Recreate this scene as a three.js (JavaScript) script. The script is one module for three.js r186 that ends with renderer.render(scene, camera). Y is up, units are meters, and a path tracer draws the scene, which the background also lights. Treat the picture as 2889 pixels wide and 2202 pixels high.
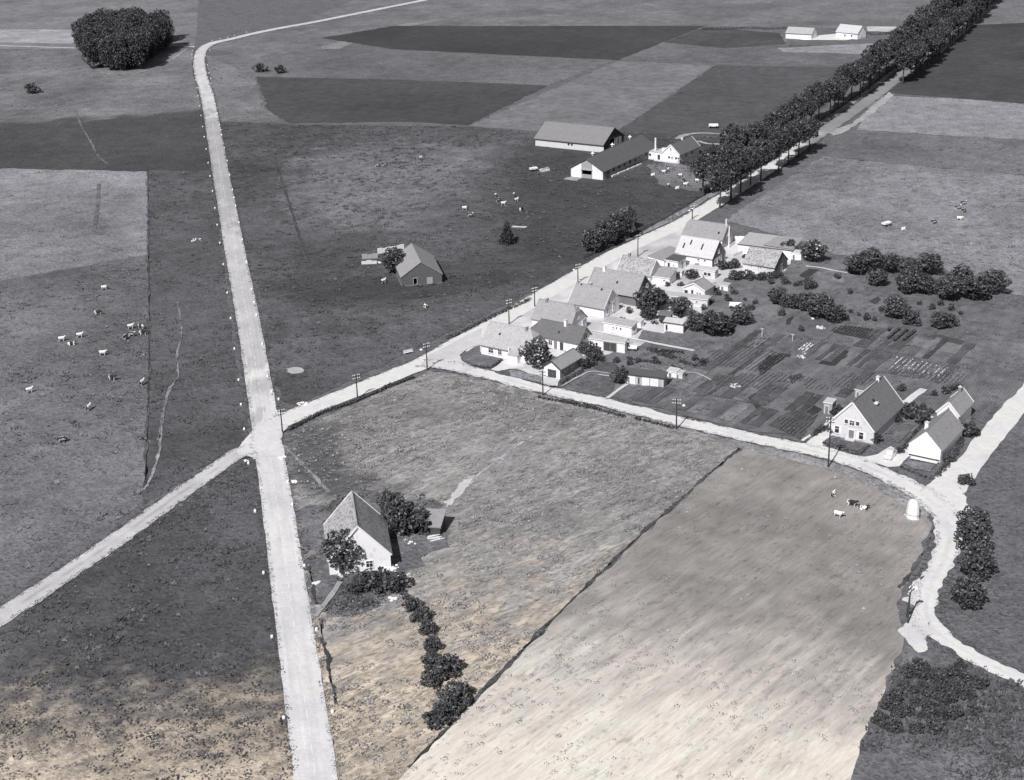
import * as THREE from 'three';
import { mergeGeometries } from 'three/addons/utils/BufferGeometryUtils.js';
import { RoundedBoxGeometry } from 'three/addons/geometries/RoundedBoxGeometry.js';
import { MarchingCubes } from 'three/addons/objects/MarchingCubes.js';

// ---------------------------------------------------------------- camera, sky, sun, exposure
const scene = new THREE.Scene();
const camera = new THREE.PerspectiveCamera(29.378, 1024 / 780, 1, 9000);
camera.rotation.order = 'YXZ';
camera.position.set(0, 125, 0);
camera.rotation.set(THREE.MathUtils.degToRad(-21.923), 0, THREE.MathUtils.degToRad(-1.750));

const renderer = new THREE.WebGLRenderer({ antialias: true });
renderer.setSize(1024, 780);
renderer.toneMapping = THREE.LinearToneMapping;
renderer.toneMappingExposure = 1.08;
renderer.shadowMap.enabled = true;
renderer.shadowMap.type = THREE.PCFSoftShadowMap;

const sunElev = THREE.MathUtils.degToRad(43), shadowAzimuth = THREE.MathUtils.degToRad(26);
const sunDir = new THREE.Vector3(-Math.sin(shadowAzimuth) * Math.cos(sunElev), Math.sin(sunElev), Math.cos(shadowAzimuth) * Math.cos(sunElev));
// a pale summer sky: milky at the horizon, a little deeper overhead, brighter round the sun
{
  const w = 256, h = 128, d = new Float32Array(w * h * 4), dir = new THREE.Vector3();
  for (let y = 0; y < h; y++) for (let x = 0; x < w; x++) {
    const el = (y + 0.5) / h * Math.PI - Math.PI / 2, az = ((x + 0.5) / w - 0.5) * 2 * Math.PI;
    dir.set(Math.cos(el) * Math.cos(az), Math.sin(el), Math.cos(el) * Math.sin(az));
    const up = Math.max(0, Math.sin(el)), hz = Math.pow(1 - up, 3), glow = Math.pow(Math.max(0, dir.dot(sunDir)), 12) * 0.12, v = 0.13 + 0.12 * hz + glow, i = (y * w + x) * 4;
    d[i] = v * (0.93 + 0.06 * hz); d[i + 1] = v * (0.97 + 0.02 * hz); d[i + 2] = v * (1.08 - 0.06 * hz); d[i + 3] = 1;
  }
  const t = new THREE.DataTexture(d, w, h, THREE.RGBAFormat, THREE.FloatType);
  t.mapping = THREE.EquirectangularReflectionMapping; t.magFilter = THREE.LinearFilter; t.minFilter = THREE.LinearFilter; t.needsUpdate = true;
  scene.background = t; scene.environment = t;
}

const sun = new THREE.DirectionalLight(0xfffdfa, 4.3);
sun.name = 'sun';
sun.position.set(10, 0, -400).addScaledVector(sunDir, 600);
sun.target.position.set(10, 0, -400);
sun.castShadow = true;
sun.shadow.mapSize.set(4096, 4096);
Object.assign(sun.shadow.camera, { left: -480, right: 480, top: 480, bottom: -480, near: 10, far: 1500 });
scene.add(sun, sun.target);

// ---------------------------------------------------------------- helpers
function rng(seed) { let s = seed >>> 0; return () => { s = (s + 0x6D2B79F5) >>> 0; let t = s; t = Math.imul(t ^ (t >>> 15), t | 1); t ^= t + Math.imul(t ^ (t >>> 7), t | 61); return ((t ^ (t >>> 14)) >>> 0) / 4294967296; }; }
const R0 = rng(11);
const hash2 = (x, y) => { let h = Math.imul(x, 374761393) ^ Math.imul(y, 668265263); h = Math.imul(h ^ (h >>> 13), 1274126177); return ((h ^ (h >>> 16)) >>> 0) / 4294967296; };
function vnoise(x, y, per = 0) {
  const xi = Math.floor(x), yi = Math.floor(y), fx = x - xi, fy = y - yi;
  const w = per ? (v) => ((v % per) + per) % per : (v) => v;
  const u = fx * fx * (3 - 2 * fx), v = fy * fy * (3 - 2 * fy), x0 = w(xi), x1 = w(xi + 1), y0 = w(yi), y1 = w(yi + 1);
  const a = hash2(x0, y0), b = hash2(x1, y0), c = hash2(x0, y1), d = hash2(x1, y1);
  return (a + (b - a) * u + (c - a) * v + (a - b - c + d) * u * v) * 2 - 1;
}
function fbm(x, y, oct = 4) { let s = 0, a = 0.5, f = 1; for (let i = 0; i < oct; i++) { s += a * vnoise(x * f + i * 17.3, y * f - i * 9.1); a *= 0.55; f *= 2.03; } return s; }
const toLin = (v) => { v /= 255; return v <= 0.04045 ? v / 12.92 : Math.pow((v + 0.055) / 1.055, 2.4); };
const toSrgb = (v) => 255 * (v <= 0.0031308 ? v * 12.92 : 1.055 * Math.pow(Math.max(v, 0), 1 / 2.4) - 0.055);
const clamp = (v, a = 0, b = 1) => Math.min(b, Math.max(a, v));
const mix = (a, b, t) => a + (b - a) * t;
const smooth = (a, b, x) => { const t = clamp((x - a) / (b - a)); return t * t * (3 - 2 * t); };

// textures: mean linear value MEAN, so that a material's colour is divided by it
const MEAN = 0.72;
function tex(size, fn) {
  const d = new Uint8Array(size * size * 4), h = new Uint8Array(size * size * 4);
  for (let y = 0; y < size; y++) for (let x = 0; x < size; x++) {
    const [v, b] = fn(x / size, y / size, x, y), i = (y * size + x) * 4;
    const s = clamp(toSrgb(clamp(v * MEAN)), 0, 255); d[i] = d[i + 1] = d[i + 2] = s; d[i + 3] = 255;
    h[i] = h[i + 1] = h[i + 2] = clamp(b) * 255; h[i + 3] = 255;
  }
  const mk = (a, srgb) => { const t = new THREE.DataTexture(a, size, size); t.wrapS = t.wrapT = THREE.RepeatWrapping; t.magFilter = THREE.LinearFilter; t.minFilter = THREE.LinearMipmapLinearFilter; t.generateMipmaps = true; if (srgb) t.colorSpace = THREE.SRGBColorSpace; t.needsUpdate = true; return t; };
  return { map: mk(d, true), bump: mk(h, false) };
}
const pn = (u, v, f) => vnoise(u * f, v * f, f);
const vn2 = (x, y, px, py) => { const xi = Math.floor(x), yi = Math.floor(y), fx = x - xi, fy = y - yi, u = fx * fx * (3 - 2 * fx), v = fy * fy * (3 - 2 * fy), x0 = ((xi % px) + px) % px, x1 = (x0 + 1) % px, y0 = ((yi % py) + py) % py, y1 = (y0 + 1) % py, a = hash2(x0, y0 + 91), b = hash2(x1, y0 + 91), c = hash2(x0, y1 + 91), d = hash2(x1, y1 + 91); return (a + (b - a) * u + (c - a) * v + (a - b - c + d) * u * v) * 2 - 1; };
const st = (u, v, fu, fv) => vn2(u * fu, v * fv, fu, fv);
// rough hay: swathes and streaks lying along u, dark and pale tufts
const T_hay = tex(1024, (u, v) => {
  const s1 = st(u, v, 12, 46), s2 = st(u, v, 34, 120), s3 = st(u, v, 90, 300), g = pn(u, v, 512), dk = smooth(0.28, 0.75, s2 * 0.7 + st(u + 0.4, v + 0.2, 60, 150) * 0.6), pl = smooth(0.25, 0.8, st(u + 0.2, v + 0.7, 40, 110) * 0.8 + s1 * 0.35);
  return [1.02 + 0.16 * s1 + 0.22 * s2 + 0.22 * s3 + 0.16 * g - 0.46 * dk + 0.44 * pl, 0.45 + 0.2 * s3 + 0.3 * dk];
});
// mown hay: pale, with faint swathes
const T_mown = tex(1024, (u, v) => [1.03 + 0.07 * st(u, v, 8, 90) + 0.09 * st(u, v, 24, 200) + 0.09 * st(u, v, 70, 420) + 0.06 * pn(u, v, 512) - 0.22 * smooth(0.42, 0.85, st(u, v, 60, 170) * 0.8 + st(u, v, 14, 50) * 0.4), 0.5 + 0.3 * st(u, v, 30, 160)]);
// grass: short streaks, tussocks and pale stalks
const T_grass = tex(1024, (u, v) => {
  const big = pn(u, v, 14) * 0.5 + pn(u, v, 34) * 0.5, mid = pn(u, v, 90), fine = pn(u, v, 256), grain = pn(u, v, 512);
  const tuss = smooth(0.30, 0.72, pn(u + 0.31, v + 0.17, 120) * 0.6 + mid * 0.5), pale = smooth(0.34, 0.8, pn(u + 0.7, v + 0.4, 150) * 0.8 + grain * 0.25);
  return [1.02 + 0.22 * big + 0.24 * mid + 0.22 * fine + 0.16 * grain - 0.46 * tuss + 0.40 * pale, 0.45 + 0.2 * mid + 0.15 * fine + 0.4 * tuss];
});
// mown or arable ground: faint drill lines along u
const T_crop = tex(1024, (u, v) => {
  const l = Math.sin(v * Math.PI * 2 * 96 + 1.2 * pn(u, v, 10)) * 0.06, st = pn(u * 0.25, v, 64) * 0.10;
  return [1 + l * 1.4 + st * 1.5 + 0.16 * pn(u, v, 40) + 0.18 * pn(u, v, 200) + 0.16 * pn(u, v, 512), 0.5 + l * 3 + 0.2 * pn(u, v, 200)];
});
// gravel and worn asphalt
const T_gravel = tex(512, (u, v) => [1 + 0.05 * pn(u, v, 8) + 0.07 * pn(u, v, 30) + 0.08 * pn(u, v, 128) + 0.10 * pn(u, v, 256), 0.5 + 0.3 * pn(u, v, 256)]);
// plaster with weather stains
const T_wall = tex(512, (u, v) => { const st = smooth(0.15, 0.8, pn(u, v * 0.25, 24) * 0.6 + pn(u, v, 9) * 0.6); return [1.04 - 0.16 * st + 0.05 * pn(u, v, 60) + 0.05 * pn(u, v, 256), 0.5 + 0.2 * pn(u, v, 128)]; });
// clay tiles in courses, single tiles and lichen of other tone
const T_roof = tex(512, (u, v, x, y) => {
  const cols = 32, rows = 26, r = Math.floor(v * rows), c = Math.floor(u * cols), fu = u * cols - c, fv = v * rows - r;
  const edge = fv < 0.14 ? -0.16 : 0, roll = 0.08 * Math.cos(fu * Math.PI * 2), tone = (hash2(c + 3, r + 7) - 0.5) * 0.22, moss = smooth(0.1, 0.7, pn(u, v, 12) * 0.6 + pn(u, v, 50) * 0.5);
  return [1.02 + edge + roll + tone - 0.16 * moss + 0.10 * pn(u, v, 200), 0.35 + 0.35 * Math.cos(fu * Math.PI * 2) * 0.5 + fv * 0.3];
});
const T_mossroof = tex(512, (u, v, x, y) => {
  const cols = 32, rows = 26, r = Math.floor(v * rows), c = Math.floor(u * cols), fv = v * rows - r;
  const moss = smooth(0.0, 0.45, pn(u, v, 18) * 0.7 + pn(u, v, 44) * 0.6);
  return [1.22 + (fv < 0.14 ? -0.12 : 0) + (hash2(c, r) - 0.5) * 0.25 - 0.52 * moss + 0.12 * pn(u, v, 200), 0.4 + fv * 0.3 + 0.3 * moss];
});
// corrugated sheet
const T_sheet = tex(512, (u, v) => [1 + 0.05 * Math.cos(u * Math.PI * 2 * 48) + 0.07 * pn(u, v, 10) + 0.05 * pn(u * 4, v, 64) + 0.08 * pn(u, v, 256), 0.5 + 0.5 * Math.cos(u * Math.PI * 2 * 48)]);
// brick
const T_brick = tex(512, (u, v) => { const rows = 48, r = Math.floor(v * rows), uu = u * 16 + (r % 2) * 0.5, c = Math.floor(uu) % 16, m = (v * rows - r < 0.16 || uu - Math.floor(uu) < 0.07); return [m ? 1.25 : 0.97 + (hash2(c, r) - 0.5) * 0.4 + 0.06 * pn(u, v, 30), m ? 0 : 0.8]; });
// boards
const T_wood = tex(256, (u, v) => { const c = Math.floor(u * 12), f = u * 12 - c; return [1 + (hash2(c, 5) - 0.5) * 0.3 + 0.12 * pn(u * 8, v, 32) - (f < 0.06 ? 0.4 : 0), f < 0.06 ? 0 : 0.8]; });

const COOL = [0.975, 0.96, 1.07], NEUT = [0.995, 0.98, 1.03], WARM = [1.075, 0.975, 0.90];
// a photographic grey level (0-255, as seen in full sun) turned into a base colour
const SUNLIT = 1.12;
function grey(t, tint = COOL, k = 1) { const a = toLin(t) / SUNLIT * k; return new THREE.Color().setRGB(clamp(a * tint[0], 0, 0.92), clamp(a * tint[1], 0, 0.92), clamp(a * tint[2], 0, 0.92)); }
function alb(a, tint = NEUT) { return new THREE.Color().setRGB(clamp(a * tint[0]), clamp(a * tint[1]), clamp(a * tint[2])); }
function M(color, T, o = {}) {
  const { bs = 0.02, rough = 0.92, ...rest } = o;
  const m = new THREE.MeshStandardMaterial({ color: T ? color.clone().multiplyScalar(1 / MEAN) : color, roughness: rough, ...rest });
  if (T) { m.map = T.map; m.bumpMap = T.bump; m.bumpScale = bs; }
  return m;
}
const taken = new Map();
function nm(name) { const k = taken.get(name) || 0; taken.set(name, k + 1); return k ? name + '_' + String(k).padStart(3, '0') : name; }
function mesh(name, geo, mat, parent) { const m = new THREE.Mesh(geo, mat); m.name = name; m.castShadow = m.receiveShadow = true; parent.add(m); return m; }
function thing(name, label, category, x, y, z, turn = 0, group) { const g = new THREE.Group(); g.name = nm(name); g.position.set(x, y, z); g.rotation.y = turn; g.userData = { label, category }; if (group) g.userData.group = group; scene.add(g); return g; }
function solo(name, label, category, geo, mat, group) { const m = mesh(nm(name), geo, mat, scene); m.userData = { label, category }; if (group) m.userData.group = group; return m; }
function struct(name, geo, mat) { const m = mesh(nm(name), geo, mat, scene); m.userData.kind = 'structure'; return m; }
function copy(src, label, x, y, z, turn = 0, s = 1, group) { const g = src.clone(); g.name = nm(src.userData.base || src.name); g.position.set(x, y, z); g.rotation.y = turn; g.scale.setScalar(s); g.userData = { label, category: src.userData.category, group: group || src.userData.group }; scene.add(g); return g; }
const box = (w, h, d, x = 0, y = 0, z = 0, ry = 0) => { const g = new THREE.BoxGeometry(w, h, d); if (ry) g.rotateY(ry); return g.translate(x, y, z); };
const cyl = (r0, r1, h, n = 8, x = 0, y = 0, z = 0) => new THREE.CylinderGeometry(r1, r0, h, n).translate(x, y + h / 2, z);
const V = (x, y, z) => new THREE.Vector3(x, y, z);
function bar(a, b, r0, r1 = r0, n = 6) { const d = b.clone().sub(a), l = d.length(), g = new THREE.CylinderGeometry(r1, r0, l, n); g.translate(0, l / 2, 0); g.applyQuaternion(new THREE.Quaternion().setFromUnitVectors(V(0, 1, 0), d.normalize())); return g.translate(a.x, a.y, a.z); }
const merge = (a) => mergeGeometries(a.map((g) => (g.index ? g.toNonIndexed() : g)), false);
// flat faces with uv in metres along each face (uvScale: metres per texture repeat)
function faces(list, per = 8) {
  const p = [], n = [], uv = [];
  for (const f of list) {
    const a = V(...f[0]), b = V(...f[1]), c = V(...f[2]), e = b.clone().sub(a).normalize(), nn = b.clone().sub(a).cross(c.clone().sub(a)).normalize(), w = nn.clone().cross(e);
    for (let i = 1; i < f.length - 1; i++) for (const q of [f[0], f[i], f[i + 1]]) { const d = V(...q).sub(a); p.push(...q); n.push(nn.x, nn.y, nn.z); uv.push(d.dot(e) / per, d.dot(w) / per); }
  }
  const g = new THREE.BufferGeometry();
  g.setAttribute('position', new THREE.Float32BufferAttribute(p, 3)); g.setAttribute('normal', new THREE.Float32BufferAttribute(n, 3)); g.setAttribute('uv', new THREE.Float32BufferAttribute(uv, 2));
  return g;
}
function inPoly(p, x, z) { let c = false; for (let i = 0, j = p.length - 1; i < p.length; j = i++) if ((p[i][1] > z) !== (p[j][1] > z) && x < (p[j][0] - p[i][0]) * (z - p[i][1]) / (p[j][1] - p[i][1]) + p[i][0]) c = !c; return c; }
function bounds(p) { let b = [1e9, 1e9, -1e9, -1e9]; for (const [x, z] of p) b = [Math.min(b[0], x), Math.min(b[1], z), Math.max(b[2], x), Math.max(b[3], z)]; return b; }
function clipCell(poly, x0, z0, x1, z1) {
  let out = poly;
  for (const [ax, val, sgn] of [[0, x0, 1], [0, x1, -1], [1, z0, 1], [1, z1, -1]]) {
    const res = [];
    for (let i = 0; i < out.length; i++) { const a = out[i], b = out[(i + 1) % out.length], da = (a[ax] - val) * sgn, db = (b[ax] - val) * sgn; if (da >= 0) res.push(a); if ((da >= 0) !== (db >= 0)) { const t = da / (da - db); res.push([a[0] + (b[0] - a[0]) * t, a[1] + (b[1] - a[1]) * t]); } }
    out = res; if (out.length < 3) return null;
  }
  return out;
}
// wobble a boundary so that field edges are not ruled lines
function rough(poly, step = 4, amp = 0.5) {
  const out = [];
  for (let i = 0; i < poly.length; i++) { const a = poly[i], b = poly[(i + 1) % poly.length], l = Math.hypot(b[0] - a[0], b[1] - a[1]), n = Math.max(1, Math.min(160, Math.round(l / step))), nx = -(b[1] - a[1]) / l, nz = (b[0] - a[0]) / l;
    for (let k = 0; k < n; k++) { const t = k / n, x = mix(a[0], b[0], t), z = mix(a[1], b[1], t), e = k ? amp * fbm(x * 0.31 + 5, z * 0.31 - 3, 3) * 1.6 : 0; out.push([x + nx * e, z + nz * e]); } }
  return out;
}
const levels = [];
function groundY(x, z) { let y = 0; for (const l of levels) if (x > l.b[0] && x < l.b[2] && z > l.b[1] && z < l.b[3] && l.y > y && inPoly(l.p, x, z)) y = l.y; return y; }
// a sheet of ground on a grid of cells, coloured per vertex by col(x, z)
function sheet(name, poly, y, mat, col, { cell = 4, per = 70, rot = 0, edge = 1.0, step = 2.5 } = {}) {
  const p = edge ? rough(poly, step, edge) : poly, b = bounds(p), pos = [], uv = [], cs = [], cr = Math.cos(rot), sr = Math.sin(rot), cache = new Map();
  const colour = (x, z) => { const k = x.toFixed(2) + ',' + z.toFixed(2); let c = cache.get(k); if (!c) { c = col(x, z); cache.set(k, c); } return c; };
  for (let x = Math.floor(b[0] / cell) * cell; x < b[2]; x += cell) {
    const strip = clipCell(p, x, b[1] - 1, x + cell, b[3] + 1); if (!strip) continue; const sb = bounds(strip);
    for (let z = Math.floor(sb[1] / cell) * cell; z < sb[3]; z += cell) {
      const q = clipCell(strip, x, z, x + cell, z + cell); if (!q) continue;
      for (let i = 1; i < q.length - 1; i++) for (const v of [q[0], q[i + 1], q[i]]) { pos.push(v[0], y, v[1]); uv.push((v[0] * cr + v[1] * sr) / per, (-v[0] * sr + v[1] * cr) / per); const c = colour(v[0], v[1]); cs.push(c[0], c[1], c[2]); }
    }
  }
  const g = new THREE.BufferGeometry();
  g.setAttribute('position', new THREE.Float32BufferAttribute(pos, 3)); g.setAttribute('uv', new THREE.Float32BufferAttribute(uv, 2)); g.setAttribute('color', new THREE.Float32BufferAttribute(cs, 3));
  const nrm = new Float32Array(pos.length); for (let i = 1; i < nrm.length; i += 3) nrm[i] = 1; g.setAttribute('normal', new THREE.BufferAttribute(nrm, 3));
  // wind every triangle upward
  const P3 = g.attributes.position.array; for (let i = 0; i < P3.length; i += 9) { const ny = (P3[i + 5] - P3[i + 2]) * (P3[i + 6] - P3[i]) - (P3[i + 3] - P3[i]) * (P3[i + 8] - P3[i + 2]); if (ny < 0) for (const at of [g.attributes.position, g.attributes.uv, g.attributes.color]) { const s = at.itemSize, a = at.array, j = (i / 3 + 1) * s, k = (i / 3 + 2) * s; for (let q = 0; q < s; q++) { const t = a[j + q]; a[j + q] = a[k + q]; a[k + q] = t; } } }
  levels.push({ p, b, y });
  return struct(name, g, mat);
}
// mottled ground colour around a grey level
function tone(t, { amp = 0.3, f = 0.05, tint = COOL, seed = 0, fine = 0.15 } = {}) {
  const a = toLin(t * (t < 110 ? 0.93 : 1)) / SUNLIT / MEAN;
  return (x, z) => { const v = a * clamp(1 + amp * 1.3 * fbm(x * f + seed * 7.7, z * f - seed * 3.1, 4) + fine * vnoise(x * 0.4 + seed, z * 0.4), 0.35, 2); return [clamp(v * tint[0]), clamp(v * tint[1]), clamp(v * tint[2])]; };
}
const white = new THREE.Color(1, 1, 1);
const MG = new THREE.MeshStandardMaterial({ color: white, roughness: 1, vertexColors: true, map: T_grass.map, bumpMap: T_grass.bump, bumpScale: 0.22 });
const MH = new THREE.MeshStandardMaterial({ color: white, roughness: 1, vertexColors: true, map: T_hay.map, bumpMap: T_hay.bump, bumpScale: 0.2 });
const MW = new THREE.MeshStandardMaterial({ color: white, roughness: 1, vertexColors: true, map: T_mown.map, bumpMap: T_mown.bump, bumpScale: 0.05 });
const MC = new THREE.MeshStandardMaterial({ color: white, roughness: 1, vertexColors: true, map: T_crop.map, bumpMap: T_crop.bump, bumpScale: 0.10 });
const MR = new THREE.MeshStandardMaterial({ color: white, roughness: 0.95, vertexColors: true, map: T_gravel.map, bumpMap: T_gravel.bump, bumpScale: 0.02 });
function along(line, step) { // points every step metres along a polyline, with direction
  const out = []; let carry = 0;
  for (let i = 0; i < line.length - 1; i++) { const [a, b] = [line[i], line[i + 1]], l = Math.hypot(b[0] - a[0], b[1] - a[1]), d = [(b[0] - a[0]) / l, (b[1] - a[1]) / l]; let s = carry; for (; s < l; s += step) out.push({ x: a[0] + d[0] * s, z: a[1] + d[1] * s, d }); carry = s - l; }
  return out;
}
function smoothLine(pts, n = 12) { const c = new THREE.CatmullRomCurve3(pts.map(([x, z]) => V(x, 0, z)), false, 'centripetal'); return c.getSpacedPoints(pts.length * n).map((v) => [v.x, v.z]); }
function ribbon(line, w) { // polygon of a strip round a line; w a number or a function of 0..1
  const l = [], r = [], n = line.length;
  for (let i = 0; i < n; i++) { const a = line[Math.max(0, i - 1)], b = line[Math.min(n - 1, i + 1)], k = Math.hypot(b[0] - a[0], b[1] - a[1]), nx = -(b[1] - a[1]) / k, nz = (b[0] - a[0]) / k, h = (typeof w === 'function' ? w(i / (n - 1)) : w) / 2; l.push([line[i][0] + nx * h, line[i][1] + nz * h]); r.push([line[i][0] - nx * h, line[i][1] - nz * h]); }
  return l.concat(r.reverse());
}
function offsetLine(line, o) { return line.map((p, i) => { const a = line[Math.max(0, i - 1)], b = line[Math.min(line.length - 1, i + 1)], k = Math.hypot(b[0] - a[0], b[1] - a[1]); return [p[0] - (b[1] - a[1]) / k * o, p[1] + (b[0] - a[0]) / k * o]; }); }
// a strip sheet laid quad by quad along a line (for roads: no self-overlap)
function strip(name, line, w, y, mat, col, { edge = 0.25, per = mat === MG ? 70 : 8, across = 6 } = {}) {
  const pos = [], uv = [], cs = [], wf = typeof w === 'function' ? w : () => w, n = line.length, ofs = [];
  const row = (i) => { const a = line[Math.max(0, i - 1)], b = line[Math.min(n - 1, i + 1)], k = Math.hypot(b[0] - a[0], b[1] - a[1]), nx = -(b[1] - a[1]) / k, nz = (b[0] - a[0]) / k, h = wf(i / (n - 1)) / 2, out = [];
    for (let j = 0; j <= across; j++) { let s = (j / across * 2 - 1) * h; if (j === 0 || j === across) s += edge * 1.6 * fbm(line[i][0] * 0.5 + j * 3, line[i][1] * 0.5, 3); out.push([line[i][0] + nx * s, line[i][1] + nz * s]); } return out; };
  const rows = line.map((_, i) => row(i));
  for (let i = 0; i < n - 1; i++) for (let j = 0; j < across; j++) { const a = rows[i][j], b = rows[i][j + 1], c = rows[i + 1][j + 1], d = rows[i + 1][j];
    for (const v of [a, b, c, a, c, d]) { pos.push(v[0], y, v[1]); uv.push(v[0] / per, v[1] / per); const q = v === a || v === d ? j : j + 1; cs.push(...col(v[0], v[1], q / across * 2 - 1, (v === a || v === b ? i : i + 1) / (n - 1))); } }
  const g = new THREE.BufferGeometry(); g.setAttribute('position', new THREE.Float32BufferAttribute(pos, 3)); g.setAttribute('uv', new THREE.Float32BufferAttribute(uv, 2)); g.setAttribute('color', new THREE.Float32BufferAttribute(cs, 3));
  const nrm = new Float32Array(pos.length); for (let i = 1; i < nrm.length; i += 3) nrm[i] = 1; g.setAttribute('normal', new THREE.BufferAttribute(nrm, 3));
  const poly = rows.map((r) => r[0]).concat(rows.map((r) => r[across]).reverse()); levels.push({ p: poly, b: bounds(poly), y });
  return struct(name, g, mat);
}

// ---------------------------------------------------------------- ground, fields, roads
{
  const g = new THREE.PlaneGeometry(9000, 9000).rotateX(-Math.PI / 2).translate(0, 0, -2000), p = g.attributes.position, u = g.attributes.uv;
  for (let i = 0; i < p.count; i++) u.setXY(i, p.getX(i) / 70, p.getZ(i) / 70);
  struct('ground', g, M(grey(108), T_grass, { bs: 0.2, rough: 1 }));
}
const FIELDS = {};
let lev = 0;
function field(key, name, poly, t, o = {}) { lev++; FIELDS[key] = poly; return sheet(name, poly, 0.004 * lev, o.mat || MG, o.col || tone(t, { seed: lev, ...o }), o); }
// west of the main road
field('l0', 'meadow', [[-472.99, -1273.66], [-234.9, -1209.11], [-167.83, -829.2], [-196.82, -822.06], [-323.88, -852.6]], 128, { amp: 0.25 });
field('l1', 'stubble_field', [[-352.23, -932.66], [-247.55, -907.31], [-239.8, -876.8], [-243.05, -853.53], [-334.12, -881.52]], 168, { amp: 0.2, mat: MC, rot: 0.2 });
field('l2', 'meadow', [[-322.64, -849.12], [-196.1, -818.8], [-168.48, -824.55], [-130.27, -644.75], [-151.01, -641.9], [-201.82, -633.86], [-245.3, -630.73]], 122, { amp: 0.42, f: 0.03 });
const softIn = (poly, x, z, r) => { let s = 0; for (let i = 0; i < 12; i++) { const a = i * 2.4, d = r * Math.sqrt((i + 0.5) / 12); if (inPoly(poly, x + Math.cos(a) * d, z + Math.sin(a) * d)) s++; } return s / 12; };
const mixTone = (base, list) => (x, z) => { let c = base(x, z); for (const [poly, r, t] of list) { const w = softIn(poly, x, z, r); if (w > 0) { const k = smooth(0.25, 0.75, w + 0.45 * fbm(x * 0.11, z * 0.11, 3)), d = t(x, z); c = c.map((v, i) => mix(v, d[i], k)); } } return c; };
field('l3', 'dark_crop_and_shade_field', [[-257.15, -664.17], [-209.67, -661.04], [-156.45, -667.51], [-136.21, -675.14], [-112.42, -562.04], [-105.03, -529.76], [-175.61, -543.17], [-217.25, -551.51]], 80, { col: mixTone(tone(122, { amp: 0.42, f: 0.03, seed: 66 }), [[[[-252.19, -627.98], [-201.82, -633.86], [-151.01, -641.9], [-130.2, -648.8], [-76.25, -636.48], [-61.12, -492.39], [-209.17, -510.36]], 16, tone(80, { amp: 0.32, f: 0.02, seed: 67 })]]) });  // the soft dark patch is a cloud shadow painted into the field colour
field('l4', 'pale_grass_field', [[-217.25, -551.51], [-176.05, -544.68], [-130.41, -534.45], [-107.05, -427.58], [-137.13, -409.99], [-160.91, -392.42]], 142, { amp: 0.42, f: 0.025 });
field('l5', 'rough_pasture', [[-130.7, -537.35], [-105.11, -531.19], [-83.67, -419.45], [-67.21, -340.31], [-58.02, -299.05], [-55.35, -286.85], [-64.12, -272.05], [-71.2, -257.83], [-86.01, -329.39]], 99, { amp: 0.3 });
field('l6', 'cow_pasture', [[-160.61, -391.58], [-137, -409.53], [-106.98, -426.62], [-93.04, -363.08], [-74.91, -276.17], [-71.79, -257.27], [-79.36, -244], [-85.07, -228.43], [-94.54, -205.01]], 115, { amp: 0.38, f: 0.03 });
const dryLow = (t0, t1, edgeFn, s, f = 0.05, tint0 = COOL) => { const c0 = tone(t0, { seed: s, amp: 0.36, tint: tint0 }), c1 = tone(t1, { seed: s + 3, amp: 0.25, tint: [1.13, 0.97, 0.80] }); return (x, z) => { const k = smooth(-0.9, 0.9, edgeFn(x, z) + 0.9 * fbm(x * f * 3 + s, z * f * 3, 4) + 0.25 * vnoise(x * 0.7, z * 0.7)), a = c0(x, z), b = c1(x, z); return [mix(a[0], b[0], k), mix(a[1], b[1], k), mix(a[2], b[2], k)]; }; };
field('l7', 'tussock_pasture', [[-90.37, -193.25], [-82.26, -218.77], [-69.39, -245.18], [-54.8, -276.97], [-53.05, -277.98], [-39.47, -213.51], [-32.67, -182.95], [-27.6, -161.59], [-82.57, -164.21]], 96, { cell: 1.5, col: dryLow(94, 190, (x, z) => (z + 190) / 22 - 0.3, 5, 0.14) });
// beyond the bend, north
field('r1', 'meadow', [[-164.66, -828.59], [-120.89, -903.58], [-61.22, -1162.02], [415.46, -1032.78], [323.9, -796.42], [108.8, -840.99], [-64.38, -884.22], [-95.88, -799.89], [-117.35, -727.43], [-137.12, -724.52]], 120, { amp: 0.3 });
field('r2', 'pale_grass_strip', [[-97.59, -815.71], [-59.34, -890.62], [-32.6, -907.94], [-72.76, -852.02], [-92.08, -787.19]], 140, { amp: 0.2 });
field('r5', 'grass_field', [[-126.55, -790.64], [-94.19, -807.25], [-56.02, -792.37], [2.36, -766.74], [57.51, -745.34], [20.75, -681.07], [-48.56, -706.98], [-119.39, -729.05]], 112, { amp: 0.34, f: 0.02 });
field('r4', 'dark_crop_and_shade_field', [[-100.83, -845.71], [-63.01, -883.94], [114.74, -846.81], [57.3, -742.63], [2.39, -769.62], [-56.39, -798.52]], 70, { amp: 0.3, f: 0.02, mat: MC });
field('r6', 'dark_crop_and_shade_field', [[-119, -726.45], [-48.56, -706.98], [20.75, -681.07], [-14.39, -598.75], [-39.03, -609.71], [-89.21, -613.42], [-102.4, -645.53]], 82, { amp: 0.36, f: 0.015, mat: MC, rot: 0.7 });  // low tone: the same cloud shadow painted into this field east of the road
field('r3', 'meadow', [[-155.52, -796.01], [-121.8, -734.58], [-103.43, -645.69], [-90.32, -614.51], [-119.46, -621.64], [-137.31, -700.3]], 122, { amp: 0.35 });
field('r7', 'pale_grass_field', [[57.19, -741.28], [101.94, -719.86], [44.67, -579.58], [13.75, -583.17], [-14.36, -596.95]], 124, { amp: 0.18, mat: MC, rot: 0.7 });
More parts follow.
